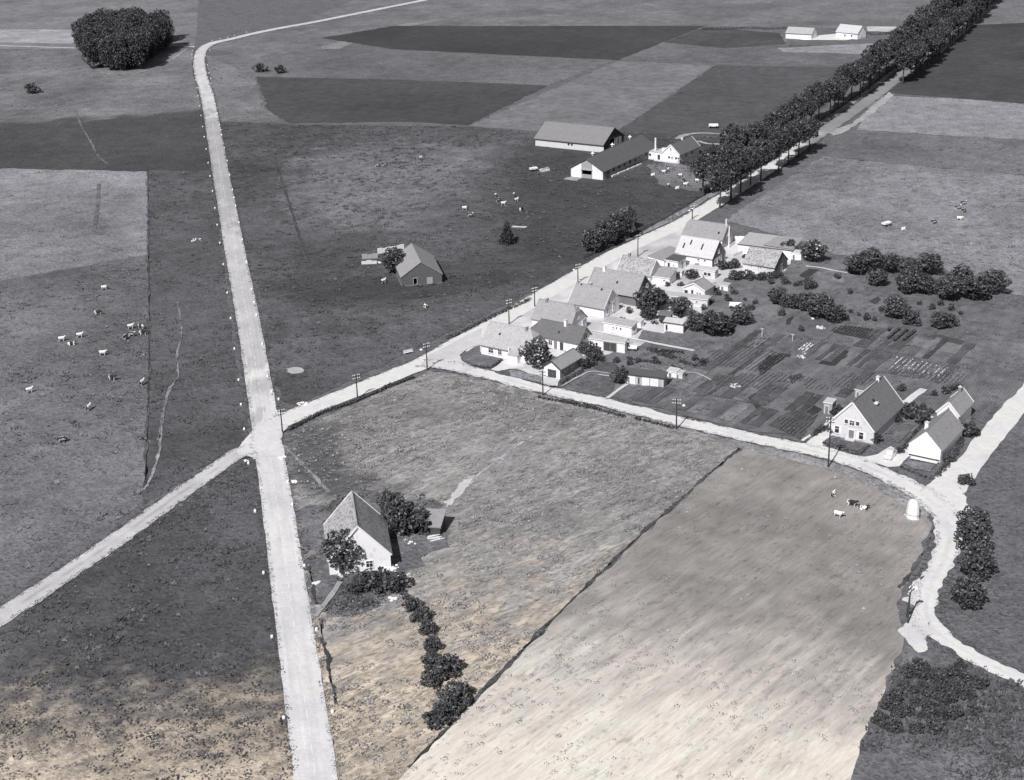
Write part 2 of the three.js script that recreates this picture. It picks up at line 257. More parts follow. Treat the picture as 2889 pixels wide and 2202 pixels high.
field('r8', 'arable_field', [[102.37, -719.78], [174.73, -700.49], [128.29, -605.17], [97.45, -557.01], [74.08, -566.89], [45.03, -579.52]], 92, { amp: 0.3, f: 0.02, mat: MC, rot: 0.65 });
field('r9', 'grass_field', [[58.64, -745.13], [114.74, -846.81], [156.08, -831.2], [147.09, -768.7], [200.46, -773.45], [175.31, -702.92]], 112, { amp: 0.25 });
field('r9a', 'dark_crop_and_shade_field', [[85.6, -792.8], [114.28, -843.37], [150.11, -812.1], [145.86, -774.95], [113.94, -769.1]], 84, { amp: 0.35 });
field('r9b', 'pale_grass_field', [[139.65, -764.2], [197.47, -770.99], [186.46, -735.38], [141.72, -752.19]], 156, { amp: 0.22 });
// between the main road and the village street: one pasture with darker and lighter swards that run into one another
const swardD = [[7.98, -569.61], [45.04, -572.71], [96.66, -552.29], [70.93, -481.26], [48.58, -444.89], [20.35, -400.54], [4.87, -410.2], [-0.39, -420.07], [6.2, -478.14], [-1.22, -524.83]], swardL = [[-53.4, -372.31], [-23.2, -354.9], [-0.68, -382.87], [19.47, -408.67], [2.98, -376.55], [-20.38, -343.39], [-40.77, -319.06], [-52.87, -313.48], [-58.73, -344.47]], swardB = [[-69.7, -400.13], [-21.23, -395.26], [3.54, -410.34], [1.91, -388.75], [-24.16, -375.27], [-56.12, -374.47]], swardP = [[-78.52, -557.45], [-15.42, -572.9], [-4.56, -532.47], [-19.23, -458.06], [-55.17, -435.74], [-73.09, -487.66]];
field('r10', 'cow_pasture', [[-121.06, -621.88], [-88.97, -611.53], [-14.34, -596.05], [13.73, -582.31], [45.44, -577.75], [97.19, -555.43], [91.14, -534.47], [71.68, -481.17], [49.29, -444.81], [20.35, -400.54], [2.98, -376.55], [-19.27, -344.28], [-36.64, -320.76], [-47.69, -305.63], [-50.75, -306.96], [-54.92, -320.82], [-67.25, -383.35], [-80.95, -438.55], [-97.82, -509.74]], 100, { cell: 2.2, col: mixTone(tone(97, { amp: 0.42, f: 0.03, seed: 61, fine: 0.25 }), [[swardP, 22, tone(119, { amp: 0.45, f: 0.03, seed: 62, fine: 0.25 })], [swardD, 16, tone(78, { amp: 0.35, f: 0.04, seed: 63 })], [swardB, 12, tone(76, { amp: 0.3, seed: 64 })], [swardL, 14, tone(108, { amp: 0.4, seed: 65, f: 0.04 })]]) });
field('r12b', 'paddock', [[50.94, -521.57], [58.83, -525.54], [71.35, -507.1], [71.2, -488.74], [63.35, -482.19], [52.06, -492.39]], 122, { amp: 0.25 });
// east of the avenue
field('e1', 'dark_crop_and_shade_field', [[199.88, -730.13], [244.7, -819.67], [340.97, -827.37], [246.49, -587.08], [194.14, -622.43], [164.25, -639.72]], 76, { amp: 0.3, mat: MC });
field('e2', 'pale_grass_field', [[158.95, -634.26], [193.56, -620.49], [245.13, -583.61], [224.01, -529.89], [169.79, -551.64], [136.03, -568.09]], 148, { amp: 0.22, f: 0.03 });
field('e3', 'grass_field', [[136.03, -568.09], [169.79, -551.64], [224.01, -529.89], [202.62, -475.51], [157.67, -498.69], [113.86, -525.48]], 116, { amp: 0.36, f: 0.03 });
field('e4', 'cow_pasture', [[113.86, -525.48], [157.67, -498.69], [202.62, -475.51], [150.96, -344.11], [121.75, -376.81], [118.98, -398.27], [93.23, -405.48], [83.56, -424.56], [67.23, -444.9]], 136, { cell: 2.5, amp: 0.34, f: 0.04 });
// the triangle south of the village
field('t1', 'rough_meadow', [[-48.44, -289.24], [-35.21, -304.37], [-19.03, -323.73], [-10.86, -321.25], [7.93, -303.87], [33.58, -285.66], [46.66, -275.88], [22.66, -239.11], [5.5, -210.26], [-10.47, -181.55], [-15.85, -171.58], [-20.21, -161.24], [-24.15, -161.42], [-28.59, -182.74], [-34.68, -211.75], [-42.32, -249.01]], 140, { cell: 1.5, mat: MH, rot: -0.73, per: 60, col: (() => { const a = dryLow(146, 186, (x, z) => (z + 214 + 0.25 * x) / 34 - 0.1, 9, 0.10, [1.01, 0.975, 0.99]), b = tone(98, { seed: 4, amp: 0.3 }), corner = [[-49.83, -290.83], [-35.16, -303.83], [-34.78, -277.78], [-18.85, -262.38], [-35.92, -252.44], [-41.22, -252.8]]; return (x, z) => { const c = a(x, z), d = b(x, z), k = smooth(0.3, 0.8, softIn(corner, x, z, 9) + 0.7 * fbm(x * 0.1 + 40, z * 0.1, 3)); return c.map((v, i) => mix(v, d[i], k * 0.85)); }; })() });
field('t2', 'dry_hay_field', [[46.84, -275.86], [61.57, -265.8], [70.3, -254.66], [75.58, -246.38], [75.18, -239.27], [68.61, -224.89], [61.77, -211.93], [59.66, -199.22], [53.08, -185.49], [46.62, -172.14], [41.64, -158.28], [-20.09, -161.23], [-15.72, -171.57], [-10.34, -181.55], [5.65, -210.25], [22.82, -239.1]], 200, { cell: 0.9, mat: MW, rot: -0.85, per: 60, col: (() => { const c0 = tone(150, { seed: 21, amp: 0.26, f: 0.06, tint: [1.04, 0.975, 0.955] }), c1 = tone(225, { seed: 22, amp: 0.05, fine: 0.04, tint: [1.075, 0.98, 0.895] }); return (x, z) => { const al = x * 0.66 - z * 0.75, ac = x * 0.75 + z * 0.66, k = smooth(-0.95, 0.95, (z + 200 - 0.5 * Math.max(0, x - 16)) / 34 + 0.42 * fbm(al * 0.08, ac * 0.8, 3) + 0.35 * fbm(x * 0.07, z * 0.07, 3) + 0.25 * vnoise(al * 0.3, ac * 1.3)), a = c0(x, z), b = c1(x, z); return a.map((v, i) => clamp(mix(v, b[i], k))); }; })() });
field('t3', 'scrub_ground', [[60.02, -199.2], [61.45, -195.11], [67.94, -195.4], [85.16, -176.76], [77.23, -156.58], [41.76, -158.28], [46.75, -172.14], [53.21, -185.48]], 116, { cell: 1.5, amp: 0.4 });
field('t4', 'farmyard_ground', [[-41.22, -252.8], [-36.12, -254.42], [-31.6, -263.28], [-22.3, -259.51], [-14.96, -254.95], [-12.74, -239.63], [-18.83, -227.93], [-22.9, -217.04], [-31.78, -213.05], [-34.44, -217.73]], 112, { cell: 1.5, amp: 0.5, f: 0.12, edge: 3.2, step: 2.5 });
// gardens behind the houses
field('g0', 'garden_ground', [[15.11, -323.84], [23.1, -345.52], [46.06, -364.76], [62.66, -386.83], [82.04, -402.13], [96.12, -400.66], [118.38, -365.37], [147.12, -334.34], [115.5, -253.91], [96.26, -286.99], [93.89, -282.24], [62.1, -277.51], [48.01, -284.56], [24.24, -302.56], [11.79, -310.16]], 116, { cell: 1.5, amp: 0.3, f: 0.08, mat: MC, rot: -0.97 });
field('g1', 'village_yard', [[-11.14, -337.02], [-4.42, -353.19], [6.53, -370.41], [17.2, -389.3], [28.7, -407.71], [42.58, -427.57], [55.34, -441.47], [69.43, -422.18], [83.31, -408.82], [76.22, -391.78], [58.92, -387.2], [47.52, -357.27], [31.44, -336.5], [18.71, -329.67], [7.31, -317.09], [1.01, -323.53]], 216, { cell: 1.5, amp: 0.3, f: 0.1, mat: MR, per: 8, tint: NEUT });

// roads
const gravelTone = (t, o = {}) => tone(t, { amp: 0.12, f: 0.14, fine: 0.07, tint: NEUT, ...o });
const mainLine = smoothLine([[-25.65, -154.91], [-31.03, -182.58], [-38.35, -219.62], [-45.42, -255.63], [-56.52, -310.72], [-67.58, -364.2], [-77.41, -409.77], [-99.17, -512.09], [-131.84, -666.9], [-140.36, -704.45], [-147.59, -735.83], [-154.29, -767.59], [-159.3, -795.91], [-161.81, -823.29], [-159.33, -840.04], [-151.32, -852.47], [-141.2, -871.58], [-127.42, -890.86], [-112.72, -907.93], [-97.77, -928.77], [-69.99, -967.5], [-26.26, -1028.47]], 14);
{
  const W = (s) => 5.9, cA = gravelTone(226, { seed: 2 }), cShade = gravelTone(184, { seed: 3 }), cC = gravelTone(204, { seed: 4 }), cD = gravelTone(216, { seed: 5 }), z1 = -318, z2 = -468, z3 = -640;  // darkest stretch, third tone: cloud shadow painted into the road colour
  strip('main_road', mainLine, W, 0.16, MR, (x, z, s) => { const w = 60 * fbm(x * 0.25, z * 0.12, 4), c = z + w > z1 ? cA(x, z) : z + w > z2 ? cC(x, z) : z + w > z3 ? cShade(x, z) : cD(x, z), wheel = 1 - 0.05 * (Math.exp(-Math.pow((Math.abs(s) - 0.52) / 0.12, 2)) + 0.8 * Math.exp(-Math.pow((Math.abs(s) - 0.12) / 0.1, 2))); const wear = wheel * (1 + 0.07 * vnoise(s * 7 + 3, z * 0.05) + 0.05 * vnoise(s * 3, z * 0.2)); return c.map((v) => v * wear); }, { edge: 0.16, across: 14 });
}
const road = scene.children[scene.children.length - 1];
{ // centre line dashes and the dark patch of a filled trench
  const m = M(grey(244, NEUT), null, { rough: 0.7 });
  along(mainLine, 4.4).forEach(({ x, z, d }, i) => { if (z < -620) return; if (i % 5 === 3 && z < -330) return; const g = new THREE.PlaneGeometry(0.14, 2.2).rotateX(-Math.PI / 2).rotateY(Math.atan2(d[0], d[1])).translate(x, 0.164, z); mesh('centre_line_dash', g, m, road); });
  const [a, b] = [[-54.15, -288.79], [-50.3, -290.02]], l = Math.hypot(b[0] - a[0], b[1] - a[1]);
  const poly = rough(ribbon([a, b], 0.95), 0.5, 0.12);
  const sh = new THREE.Shape(poly.map(([x, z]) => new THREE.Vector2(x, -z))), gg = new THREE.ShapeGeometry(sh).rotateX(-Math.PI / 2).translate(0, 0.165, 0);
  mesh('trench_patch', gg, M(grey(112), T_gravel), road);
}
const trackLine = smoothLine([[-54.04, -282.18], [-56.24, -280.89], [-60.97, -270.49], [-66.03, -259.56], [-69.73, -250.88], [-74.09, -240.77], [-79.18, -230.34], [-83.15, -222.19], [-87.65, -213.12], [-91.1, -205.79]], 12);
strip('field_track', trackLine, (s) => 4.2 + 1.5 * Math.exp(-s * 40) + 0.6 * s, 0.15, MR, (x, z, s) => { const c = gravelTone(208, { seed: 8, amp: 0.16 })(x, z), g = Math.exp(-Math.pow(s / 0.16, 2)) * smooth(-0.3, 0.3, fbm(x * 0.4, z * 0.4, 2) + 0.1); return c.map((v) => v * (1 - 0.28 * g)); }, { edge: 0.35, across: 12 });
const villageLine = smoothLine([[-51.35, -294.69], [-47, -300.01], [-41.57, -306.22], [-34.95, -313.43], [-27.05, -322.02], [-20.38, -329.93], [-12.38, -342.68], [-0.25, -361.73], [10.51, -379.77], [20.07, -395.36], [31.87, -414.28], [44.3, -430.87], [54.24, -444.25], [59.7, -453.39], [71.32, -473.31], [83.9, -494.87], [100.58, -525.8], [119.26, -560.46], [140.13, -598.65], [166.79, -650.1], [190.64, -698.93], [217.72, -758.08], [259.7, -844.9], [310.43, -957.62]], 12);
{ const a = gravelTone(238, { seed: 11 }), b = gravelTone(150, { seed: 12, amp: 0.2 }), far = [105.2, -526.06][1]; strip('village_street', villageLine, (s) => 6.2, 0.152, MR, (x, z) => { const k = smooth(-0.2, 0.2, (far - z) / 60 - 0.25 + 0.9 * fbm(x * 0.12, z * 0.06, 3)), p = a(x, z), q = b(x, z); return p.map((v, i) => mix(v, q[i], k)); }, { edge: 0.3, across: 6 }); }
const lowerLine = smoothLine([[-21.45, -329.41], [-15.33, -327.04], [-6.55, -320.89], [0.9, -315.03], [8.11, -309.34], [20.06, -301.29], [34.13, -290.58], [47.45, -280.98], [60.96, -271.84], [67.97, -265.77], [73.33, -257.94], [77.04, -250.18], [78.33, -242.39], [77.3, -235.51], [73.15, -225.43], [68.37, -216.1], [65.77, -208.73], [65.79, -202.3], [68.43, -197.1], [72.55, -190.87], [79.46, -182.87]], 12);
strip('lower_road', lowerLine, (s) => 4.4 + 0.8 * smooth(0.5, 0.62, s) - 1.9 * smooth(0.68, 0.8, s), 0.156, MR, (x, z, s) => { const c = gravelTone(232, { seed: 12, amp: 0.13 })(x, z), r = 1 + 0.05 * Math.exp(-Math.pow((Math.abs(s) - 0.45) / 0.16, 2)) - 0.10 * Math.exp(-Math.pow(s / 0.18, 2)) * smooth(-0.3, 0.3, fbm(x * 0.3, z * 0.3, 2)); return c.map((v) => v * r); }, { edge: 0.55, across: 10 });
const driveLine = smoothLine([[79.33, -247.48], [87.97, -262.16], [100.47, -281.74], [119.52, -309.15]], 8);
strip('side_drive', driveLine, 5.0, 0.148, MR, gravelTone(236, { seed: 13 }), { edge: 0.4 });
strip('farm_path', smoothLine([[-330.2, -870.46], [-263.09, -845.87], [-233.09, -835.29], [-202.85, -826.35], [-184.42, -835.62], [-168.05, -827.65]], 8), 3.0, 0.146, MR, gravelTone(190, { seed: 14 }), { edge: 0.3 });
// forecourts and aprons of gravel
const apron = (name, poly, t, y = 0.168, o = {}) => sheet(name, poly, y, MR, gravelTone(t, { seed: Math.round(y * 5000) % 97 }), { cell: 2, per: 8, edge: 0.35, step: 1.2, ...o });
apron('gravel_apron', [[-56.33, -287.94], [-55.99, -289.26], [-53.29, -303.17], [-51.62, -302.31], [-50.45, -300.94], [-48.22, -292.44], [-48.97, -286.71], [-47.42, -281.01], [-48.19, -278.82], [-53.01, -276.64], [-54.31, -278.31], [-56.6, -279.44], [-57.26, -281.09]], 224, 0.172);
apron('gravel_apron', [[-21.47, -327.56], [-19.84, -334.39], [-13.11, -343.92], [-7.2, -352.3], [-7.12, -341.33], [-10.73, -337.58], [-12.33, -333.74], [-11.69, -329.79], [-8.9, -325.73], [-10.46, -322.12], [-14.82, -323.98]], 214, 0.176);
apron('gravel_drive', [[-4.77, -323.42], [-1.6, -329.42], [0.15, -328.8], [2.12, -326.76], [3.4, -323.88], [0.75, -323.41], [-1.4, -322.91], [-3.05, -322.14]], 224, 0.180);
apron('gravel_drive', [[7.05, -319.04], [7.82, -317.64], [11.18, -316.47], [10.34, -311.75], [8.59, -311.89], [6.73, -313.77]], 222, 0.184);
apron('gravel_drive', [[59.55, -276.29], [65.42, -284.02], [66.2, -280.85], [63.15, -277.02], [62.45, -274.59], [64.53, -272.96], [66.77, -270.36], [69.38, -268.73], [72.64, -269.93], [76.13, -273.56], [76.76, -272.05], [78.33, -271.93], [80.46, -274.72], [79.09, -269.45], [77.51, -267.18], [75.53, -264.05], [73.12, -263.76], [68.19, -267.87], [63.14, -272.08]], 236, 0.188);
apron('gravel_apron', [[76.07, -252.33], [80.77, -257.76], [86.45, -266.23], [88.27, -264.64], [87.08, -259.04], [84.92, -254.73], [84.34, -249.77], [83.55, -244.67], [82.09, -240.7], [80.33, -238.98], [78.94, -237.56], [78.4, -240.03], [78.29, -245.66]], 236, 0.192, { edge: 0.8 });
apron('gravel_verge', [[68.65, -221.83], [70.21, -223.15], [67.66, -218.75], [65.83, -213.8], [64.88, -208.97], [65, -204.56], [65.52, -201.78], [63.47, -199.5], [62.3, -196.93], [60.91, -197.59], [60.51, -200.87], [61.11, -204.48], [62.38, -206.27], [63.51, -209.37], [64.36, -213.89], [66.06, -218.51]], 228, 0.19, { edge: 1.3, step: 0.8 });
// verges of the village street: a pale footpath and a dark grass margin
strip('street_footpath', offsetLine(villageLine.slice(60, 232), -5.2), 2.6, 0.140, MG, tone(150, { seed: 31, amp: 0.3, f: 0.2 }), { edge: 0.3 });
strip('road_verge', offsetLine(lowerLine.slice(20, 170), 4.4), 3.4, 0.138, MG, tone(150, { seed: 32, amp: 0.35, f: 0.2, tint: NEUT }), { edge: 0.5 });
strip('avenue_verge', offsetLine(villageLine.slice(196, 262), 5.6), 4.2, 0.134, MG, tone(160, { seed: 35, amp: 0.5, f: 0.15 }), { edge: 0.8 });
// trodden or bare patches of soil
for (const [poly, t] of [[[[-53.16, -327.97], [-51.1, -328.94], [-49.03, -327.62], [-49.12, -325], [-51.08, -324.42], [-52.64, -326.05]], 196], [[[-25.6, -229.39], [-22.69, -230.02], [-20.67, -229.08], [-21.58, -227.93], [-24.1, -227.69]], 232], [[[-14.48, -254.76], [-12.36, -255.59], [-9.94, -263.91], [-7.75, -264.78], [-9.03, -261.8], [-12.29, -252.69]], 200], [[[20.15, -503.62], [21.11, -506.38], [27.31, -507.34], [26.93, -505.64], [24.42, -500.23]], 168], [[[11.87, -515.2], [13.45, -520.42], [15.24, -522.63], [15.73, -520.12], [13.83, -514.36]], 150], [[[157.32, -793.17], [172.26, -802.13], [184.36, -807], [185.85, -787.51], [178.84, -781.91], [156.28, -787.74]], 236], [[[65.24, -563.9], [68.42, -568.39], [71.71, -569.16], [67.43, -559.94]], 168], [[[199.97, -826.42], [226.55, -818.33], [218.75, -800.02], [196.04, -809.55]], 205], [[[63.69, -418.6], [69.5, -419.63], [68.11, -410.77], [64.34, -408.77], [62.42, -409.77]], 232], [[[124.34, -565.37], [136.39, -578.94], [158.49, -623.27], [166.24, -640.58], [167.02, -634.16], [148.55, -595.95], [132.08, -566.76], [124.88, -557.9]], 176], [[[40.19, -408.94], [47.39, -417.87], [48.74, -415.26], [44.42, -405.35], [41.25, -405.68]], 178]])
  sheet('bare_patch', poly, 0.17 + 0.0005 * scene.children.length % 0.02, MR, gravelTone(t, { amp: 0.25, seed: t % 13 }), { cell: 1.5, per: 8, edge: 0.6, step: 0.8 });
// dark drains and hedge bottoms between fields
const ditch = (line, w, t = 52) => strip('ditch', smoothLine(line, 14), w * 0.42, 0.132, MG, tone(t + 24, { seed: 41, amp: 0.8, f: 0.4 }), { edge: 0.55, across: 4 });
ditch([[47.28, -277.46], [34.13, -257.2], [22.66, -239.11], [13.64, -224.09], [5.5, -210.26], [-2.88, -195.19], [-10.47, -181.55], [-15.85, -171.58]], 1.2, 62);
ditch([[-130.87, -537.38], [-107.05, -427.58], [-92.92, -363.06], [-81, -306.13], [-72.7, -265.13]], 0.9, 66);
ditch([[-53.74, -278.18], [-56.21, -276.94], [-60.88, -268.32], [-65.52, -257.01], [-69.01, -247.58], [-73.62, -238.8], [-78.69, -228.51], [-82.53, -220.07], [-86.15, -212.12]], 1.0, 50);
ditch(offsetLine(villageLine.slice(56, 232), -7.4).filter((_, i) => i % 6 === 0), 1.5, 46);
ditch([[-48.04, -291.29], [-41.48, -300.3], [-36.32, -304.86], [-30.87, -310.9], [-27.25, -315.52], [-22.47, -320.18]], 1.6, 56);
ditch([[-18.31, -323.52], [-14.24, -322.44], [-7.46, -317.47], [-0.87, -312.64], [4.38, -308.72]], 1.4, 72);
ditch([[56.84, -269.13], [59.29, -266.02], [63.55, -262.49], [68.46, -259.68], [72.19, -256.65], [74.15, -252.8], [75.84, -252.01], [76.84, -247.68], [76.67, -241.38], [74.83, -237.23], [71.97, -231.25], [68.16, -224.47], [65.23, -219.28], [63.31, -216.79]], 1.3, 74);
ditch([[77.01, -237.09], [75, -231.91], [72.13, -226.43], [69.24, -221.15]], 0.7, 96);
ditch([[-36.62, -230.49], [-35.19, -224.82], [-33.66, -217.12]], 0.9, 46);
ditch([[-32.58, -212.8], [-31.39, -205.57], [-30.05, -200.56], [-29.09, -195.05], [-27.39, -187.7]], 1.1, 60);

// cattle paths and old wheel tracks worn into the grass
const worn = (line, w, t, mat = MG) => strip('cattle_path', smoothLine(line, 10), w, 0.142, mat, tone(t, { seed: 71, amp: 0.5, f: 0.3 }), { edge: 0.3, across: 3 });
worn([[-89.15, -381.14], [-83.22, -356.02], [-80.84, -337.39], [-78.13, -325.24], [-78.46, -317.2], [-77.11, -304.87], [-74.96, -287.84]], 0.5, 134); worn([[-188.63, -656.23], [-175.59, -617.84], [-162.71, -583.25], [-155.22, -562.16], [-148.83, -549.42]], 0.7, 112); worn([[-144.04, -517.89], [-136.99, -487.29], [-130.09, -454.73]], 1.2, 112); worn([[-87.84, -558.71], [-77.21, -507.18], [-68.23, -463.68], [-58.6, -416.83]], 0.9, 82);
worn([[-13.12, -252.27], [-11.12, -257.46], [-9.03, -262.31], [-7.76, -265.82]], 0.7, 190, MR); worn([[-11.18, -259.31], [-7, -266.36], [-2.38, -274.27], [3.8, -284.28]], 0.5, 186); worn([[-72.7, -263.87], [-72.55, -267.81], [-73.01, -278.17], [-74.9, -290.86], [-76.57, -300.45]], 0.5, 150); worn([[68.17, -267.56], [69.77, -265.26], [72.96, -263.41]], 0.6, 120);
worn([[-47.99, -283.33], [-45.26, -278.6], [-40.99, -270.21], [-36.1, -260.17]], 0.7, 150); worn([[-200.06, -752.72], [-187.52, -742.38], [-179.15, -753.21], [-173.32, -777.89], [-170.44, -821.57]], 0.8, 172); worn([[-138.97, -460.76], [-125.86, -441.34], [-115.83, -432.53]], 0.8, 120);
strip('farm_track', smoothLine([[65.49, -561.42], [70.66, -569.31], [78.76, -569.91], [86.94, -563.77], [91.11, -556.61], [86.06, -550.88], [77.32, -551.39], [72.81, -556.77]], 8), 1.6, 0.194, MR, gravelTone(176, { seed: 15, amp: 0.3 }), { edge: 0.5, across: 4 });

// ---------------------------------------------------------------- buildings
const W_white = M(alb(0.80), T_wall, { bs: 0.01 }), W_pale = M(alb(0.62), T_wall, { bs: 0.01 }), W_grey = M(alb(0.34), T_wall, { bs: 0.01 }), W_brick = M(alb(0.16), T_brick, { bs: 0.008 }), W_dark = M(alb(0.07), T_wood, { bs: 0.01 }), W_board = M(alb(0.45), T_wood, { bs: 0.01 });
const R_light = M(alb(0.42), T_roof, { bs: 0.03 }), R_mid = M(alb(0.33), T_roof, { bs: 0.03 }), R_grey = M(alb(0.30), T_roof, { bs: 0.03 }), R_dark = M(alb(0.15), T_roof, { bs: 0.03 }), R_deep = M(alb(0.18), T_roof, { bs: 0.03 }), R_moss = M(alb(0.34), T_mossroof, { bs: 0.03 }), R_white = M(alb(0.60), T_sheet, { bs: 0.02 }), R_sheet = M(alb(0.24), T_sheet, { bs: 0.03 }), R_sheetD = M(alb(0.12), T_sheet, { bs: 0.03 }), R_felt = M(alb(0.10), T_gravel, { bs: 0.01 }), R_pale = M(alb(0.56), T_sheet, { bs: 0.02 });
const P_white = M(alb(0.80), null, { rough: 0.6 }), P_dark = M(alb(0.05), null, { rough: 0.6 }), P_mid = M(alb(0.2), null, { rough: 0.6 }), P_iron = M(alb(0.03), null, { rough: 0.5, metalness: 0.5 });
const GLASS = new THREE.MeshPhysicalMaterial({ color: alb(0.03), roughness: 0.08, metalness: 0, clearcoat: 1, clearcoatRoughness: 0.03 });
const C_brick = M(alb(0.22), T_brick, { bs: 0.01 });

// put a part on one of four faces; u runs to the right as seen from outside, v is height above the base
function onFace(part, at, face, u, v) {
  const { L, W } = at, r = { front: [u, W / 2, 0], right: [0, 0, Math.PI / 2], back: [-u, -W / 2, Math.PI], left: [0, 0, -Math.PI / 2] }[face];
  if (face === 'right') part.position.set(L / 2, v, -u); else if (face === 'left') part.position.set(-L / 2, v, u); else part.position.set(r[0], v, r[1]);
  part.rotation.y = r[2]; return part;
}
function windowPart(g, at, face, u, v, w, h, o = {}) {
  const f = 0.09, bars = [box(w + 2 * f, f, 0.12, 0, f / -2, 0.05), box(w + 2 * f, f, 0.12, 0, h + f / 2, 0.05), box(f, h, 0.12, -w / 2 - f / 2, h / 2, 0.05), box(f, h, 0.12, w / 2 + f / 2, h / 2, 0.05)];
  const n = o.n ?? (w > 0.9 ? 2 : 1); for (let i = 1; i < n; i++) bars.push(box(0.06, h, 0.07, -w / 2 + w * i / n, h / 2, 0.045));
  if (h > 1.0) bars.push(box(w, 0.05, 0.06, 0, h * 0.62, 0.045));
  const m = onFace(mesh('window', merge(bars), o.mat || P_white, g), at, face, u, v);
  mesh('pane', box(w, h, 0.02, 0, h / 2, 0.015), GLASS, m);
  if (o.sill !== false) mesh('sill', box(w + 0.3, 0.07, 0.2, 0, -0.125, 0.1), W_pale, m);
  return m;
}
function doorPart(g, at, face, u, w, h, mat, o = {}) {
  const d = onFace(mesh('door', merge([box(w, h, 0.08, 0, h / 2, 0.03), box(w * 0.7, h * 0.36, 0.03, 0, h * 0.72, 0.08), box(w * 0.7, h * 0.36, 0.03, 0, h * 0.26, 0.08)]), mat, g), at, face, u, o.v || 0);
  mesh('door_frame', merge([box(0.1, h, 0.14, -w / 2 - 0.05, h / 2, 0.05), box(0.1, h, 0.14, w / 2 + 0.05, h / 2, 0.05), box(w + 0.2, 0.1, 0.14, 0, h + 0.05, 0.05)]), o.frame || P_white, d);
  mesh('handle', box(0.05, 0.14, 0.06, w * 0.38, h * 0.48, 0.1), P_iron, d);
  return d;
}
function bigDoor(g, at, face, u, w, h, mat, o = {}) { // barn or garage doors made of boards, two leaves
  for (const s of [-1, 1]) {
    const n = 4, lw = w / 2 - 0.03, bw = lw / n, leaf = onFace(mesh('door_leaf', merge([box(lw, 0.14, 0.03, 0, h * 0.2, 0.1), box(lw, 0.14, 0.03, 0, h * 0.8, 0.1)]), mat, g), at, face, u + s * (w / 4 + 0.005), o.v || 0.02);
    for (let i = 0; i < n; i++) mesh('plank', box(bw - 0.02, h, 0.06, -lw / 2 + bw * (i + 0.5), h / 2, 0.045), mat, leaf);
  }
  onFace(mesh('door_frame', merge([box(0.16, h + 0.1, 0.18, -w / 2 - 0.08, h / 2, 0.05), box(0.16, h + 0.1, 0.18, w / 2 + 0.08, h / 2, 0.05), box(w + 0.32, 0.16, 0.18, 0, h + 0.1, 0.05)]), o.frame || W_board, g), at, face, u, 0);
}
function openingPart(g, at, face, u, v, w, h) { onFace(mesh('opening_frame', merge([box(0.12, h + 0.12, 0.3, -w / 2 + 0.05, h / 2 + 0.06, -0.08), box(0.12, h + 0.12, 0.3, w / 2 - 0.05, h / 2 + 0.06, -0.08), box(w + 0.2, 0.14, 0.34, 0, h + 0.04, -0.06)]), W_board, g), at, face, u, v); }
function roofFaces(L, W, he, hr, kL, kR, ov, og, t) {
  const sl = (hr - he) / (W / 2), w = W / 2 + ov, ye = he - ov * sl, x0 = -L / 2 - og, x1 = L / 2 + og, top = [], P = {};
  const bz = (k) => k * w, by = (k) => hr - k * w * sl;
  const ft = [[x0 - (kL ? 0.25 : 0), ye, w], [x1 + (kR ? 0.25 : 0), ye, w]], bk = [[x1 + (kR ? 0.25 : 0), ye, -w], [x0 - (kL ? 0.25 : 0), ye, -w]];
  const r0 = [x0 + kL * w, hr, 0], r1 = [x1 - kR * w, hr, 0], front = [ft[0], ft[1]], back = [bk[0], bk[1]];
  if (kR && kR < 1) { front.push([x1, by(kR), bz(kR)]); }
  front.push(r1, r0); if (kL && kL < 1) front.push([x0, by(kL), bz(kL)]);
  if (kL && kL < 1) back.push([x0, by(kL), -bz(kL)]); back.push(r0, r1); if (kR && kR < 1) back.push([x1, by(kR), -bz(kR)]);
  top.push(front, back);
  if (kR) top.push(kR < 1 ? [[x1, by(kR), bz(kR)], [x1, by(kR), -bz(kR)], r1] : [ft[1], bk[0], r1]);
  if (kL) top.push(kL < 1 ? [[x0, by(kL), -bz(kL)], [x0, by(kL), bz(kL)], r0] : [bk[1], ft[0], r0]);
  // thickness: lower faces and the rims
  const low = (p) => [p[0], p[1] - t, p[2]], out = [...top], edges = new Map();
  for (const f of top) { out.push(f.map(low).reverse()); f.forEach((a, i) => { const b = f[(i + 1) % f.length], k = [a.map((v) => v.toFixed(3)).join(), b.map((v) => v.toFixed(3)).join()]; const rev = k[1] + '|' + k[0]; if (edges.has(rev)) edges.delete(rev); else edges.set(k[0] + '|' + k[1], [a, b]); }); }
  for (const [a, b] of edges.values()) out.push([b, a, low(a), low(b)]);
  return out;
}
// a wall panel in its own plane (u to the right seen from outside, v up) with real openings cut through it
function wallPanel(poly, holes, place) {
  const c = poly.map(([x, y]) => new THREE.Vector2(x, y)); if (THREE.ShapeUtils.isClockWise(c)) c.reverse();
  const hs = holes.map(([u, v, w, h]) => [[u - w / 2, v], [u - w / 2, v + h], [u + w / 2, v + h], [u + w / 2, v]].map(([x, y]) => new THREE.Vector2(x, y)));
  const tri = THREE.ShapeUtils.triangulateShape(c, hs), pts = [...c, ...hs.flat()], pos = [], uv = [];
  for (const t of tri) for (const i of t) { const p = pts[i]; pos.push(...place(p.x, p.y)); uv.push(p.x / 6, p.y / 6); }
  const g = new THREE.BufferGeometry(); g.setAttribute('position', new THREE.Float32BufferAttribute(pos, 3)); g.setAttribute('uv', new THREE.Float32BufferAttribute(uv, 2)); g.computeVertexNormals(); return g;
}
const placeOn = (L, W, off = 0) => ({ front: (u, v) => [u, v, W / 2 + off], back: (u, v) => [-u, v, -W / 2 - off], right: (u, v) => [L / 2 + off, v, -u], left: (u, v) => [-L / 2 - off, v, u] });
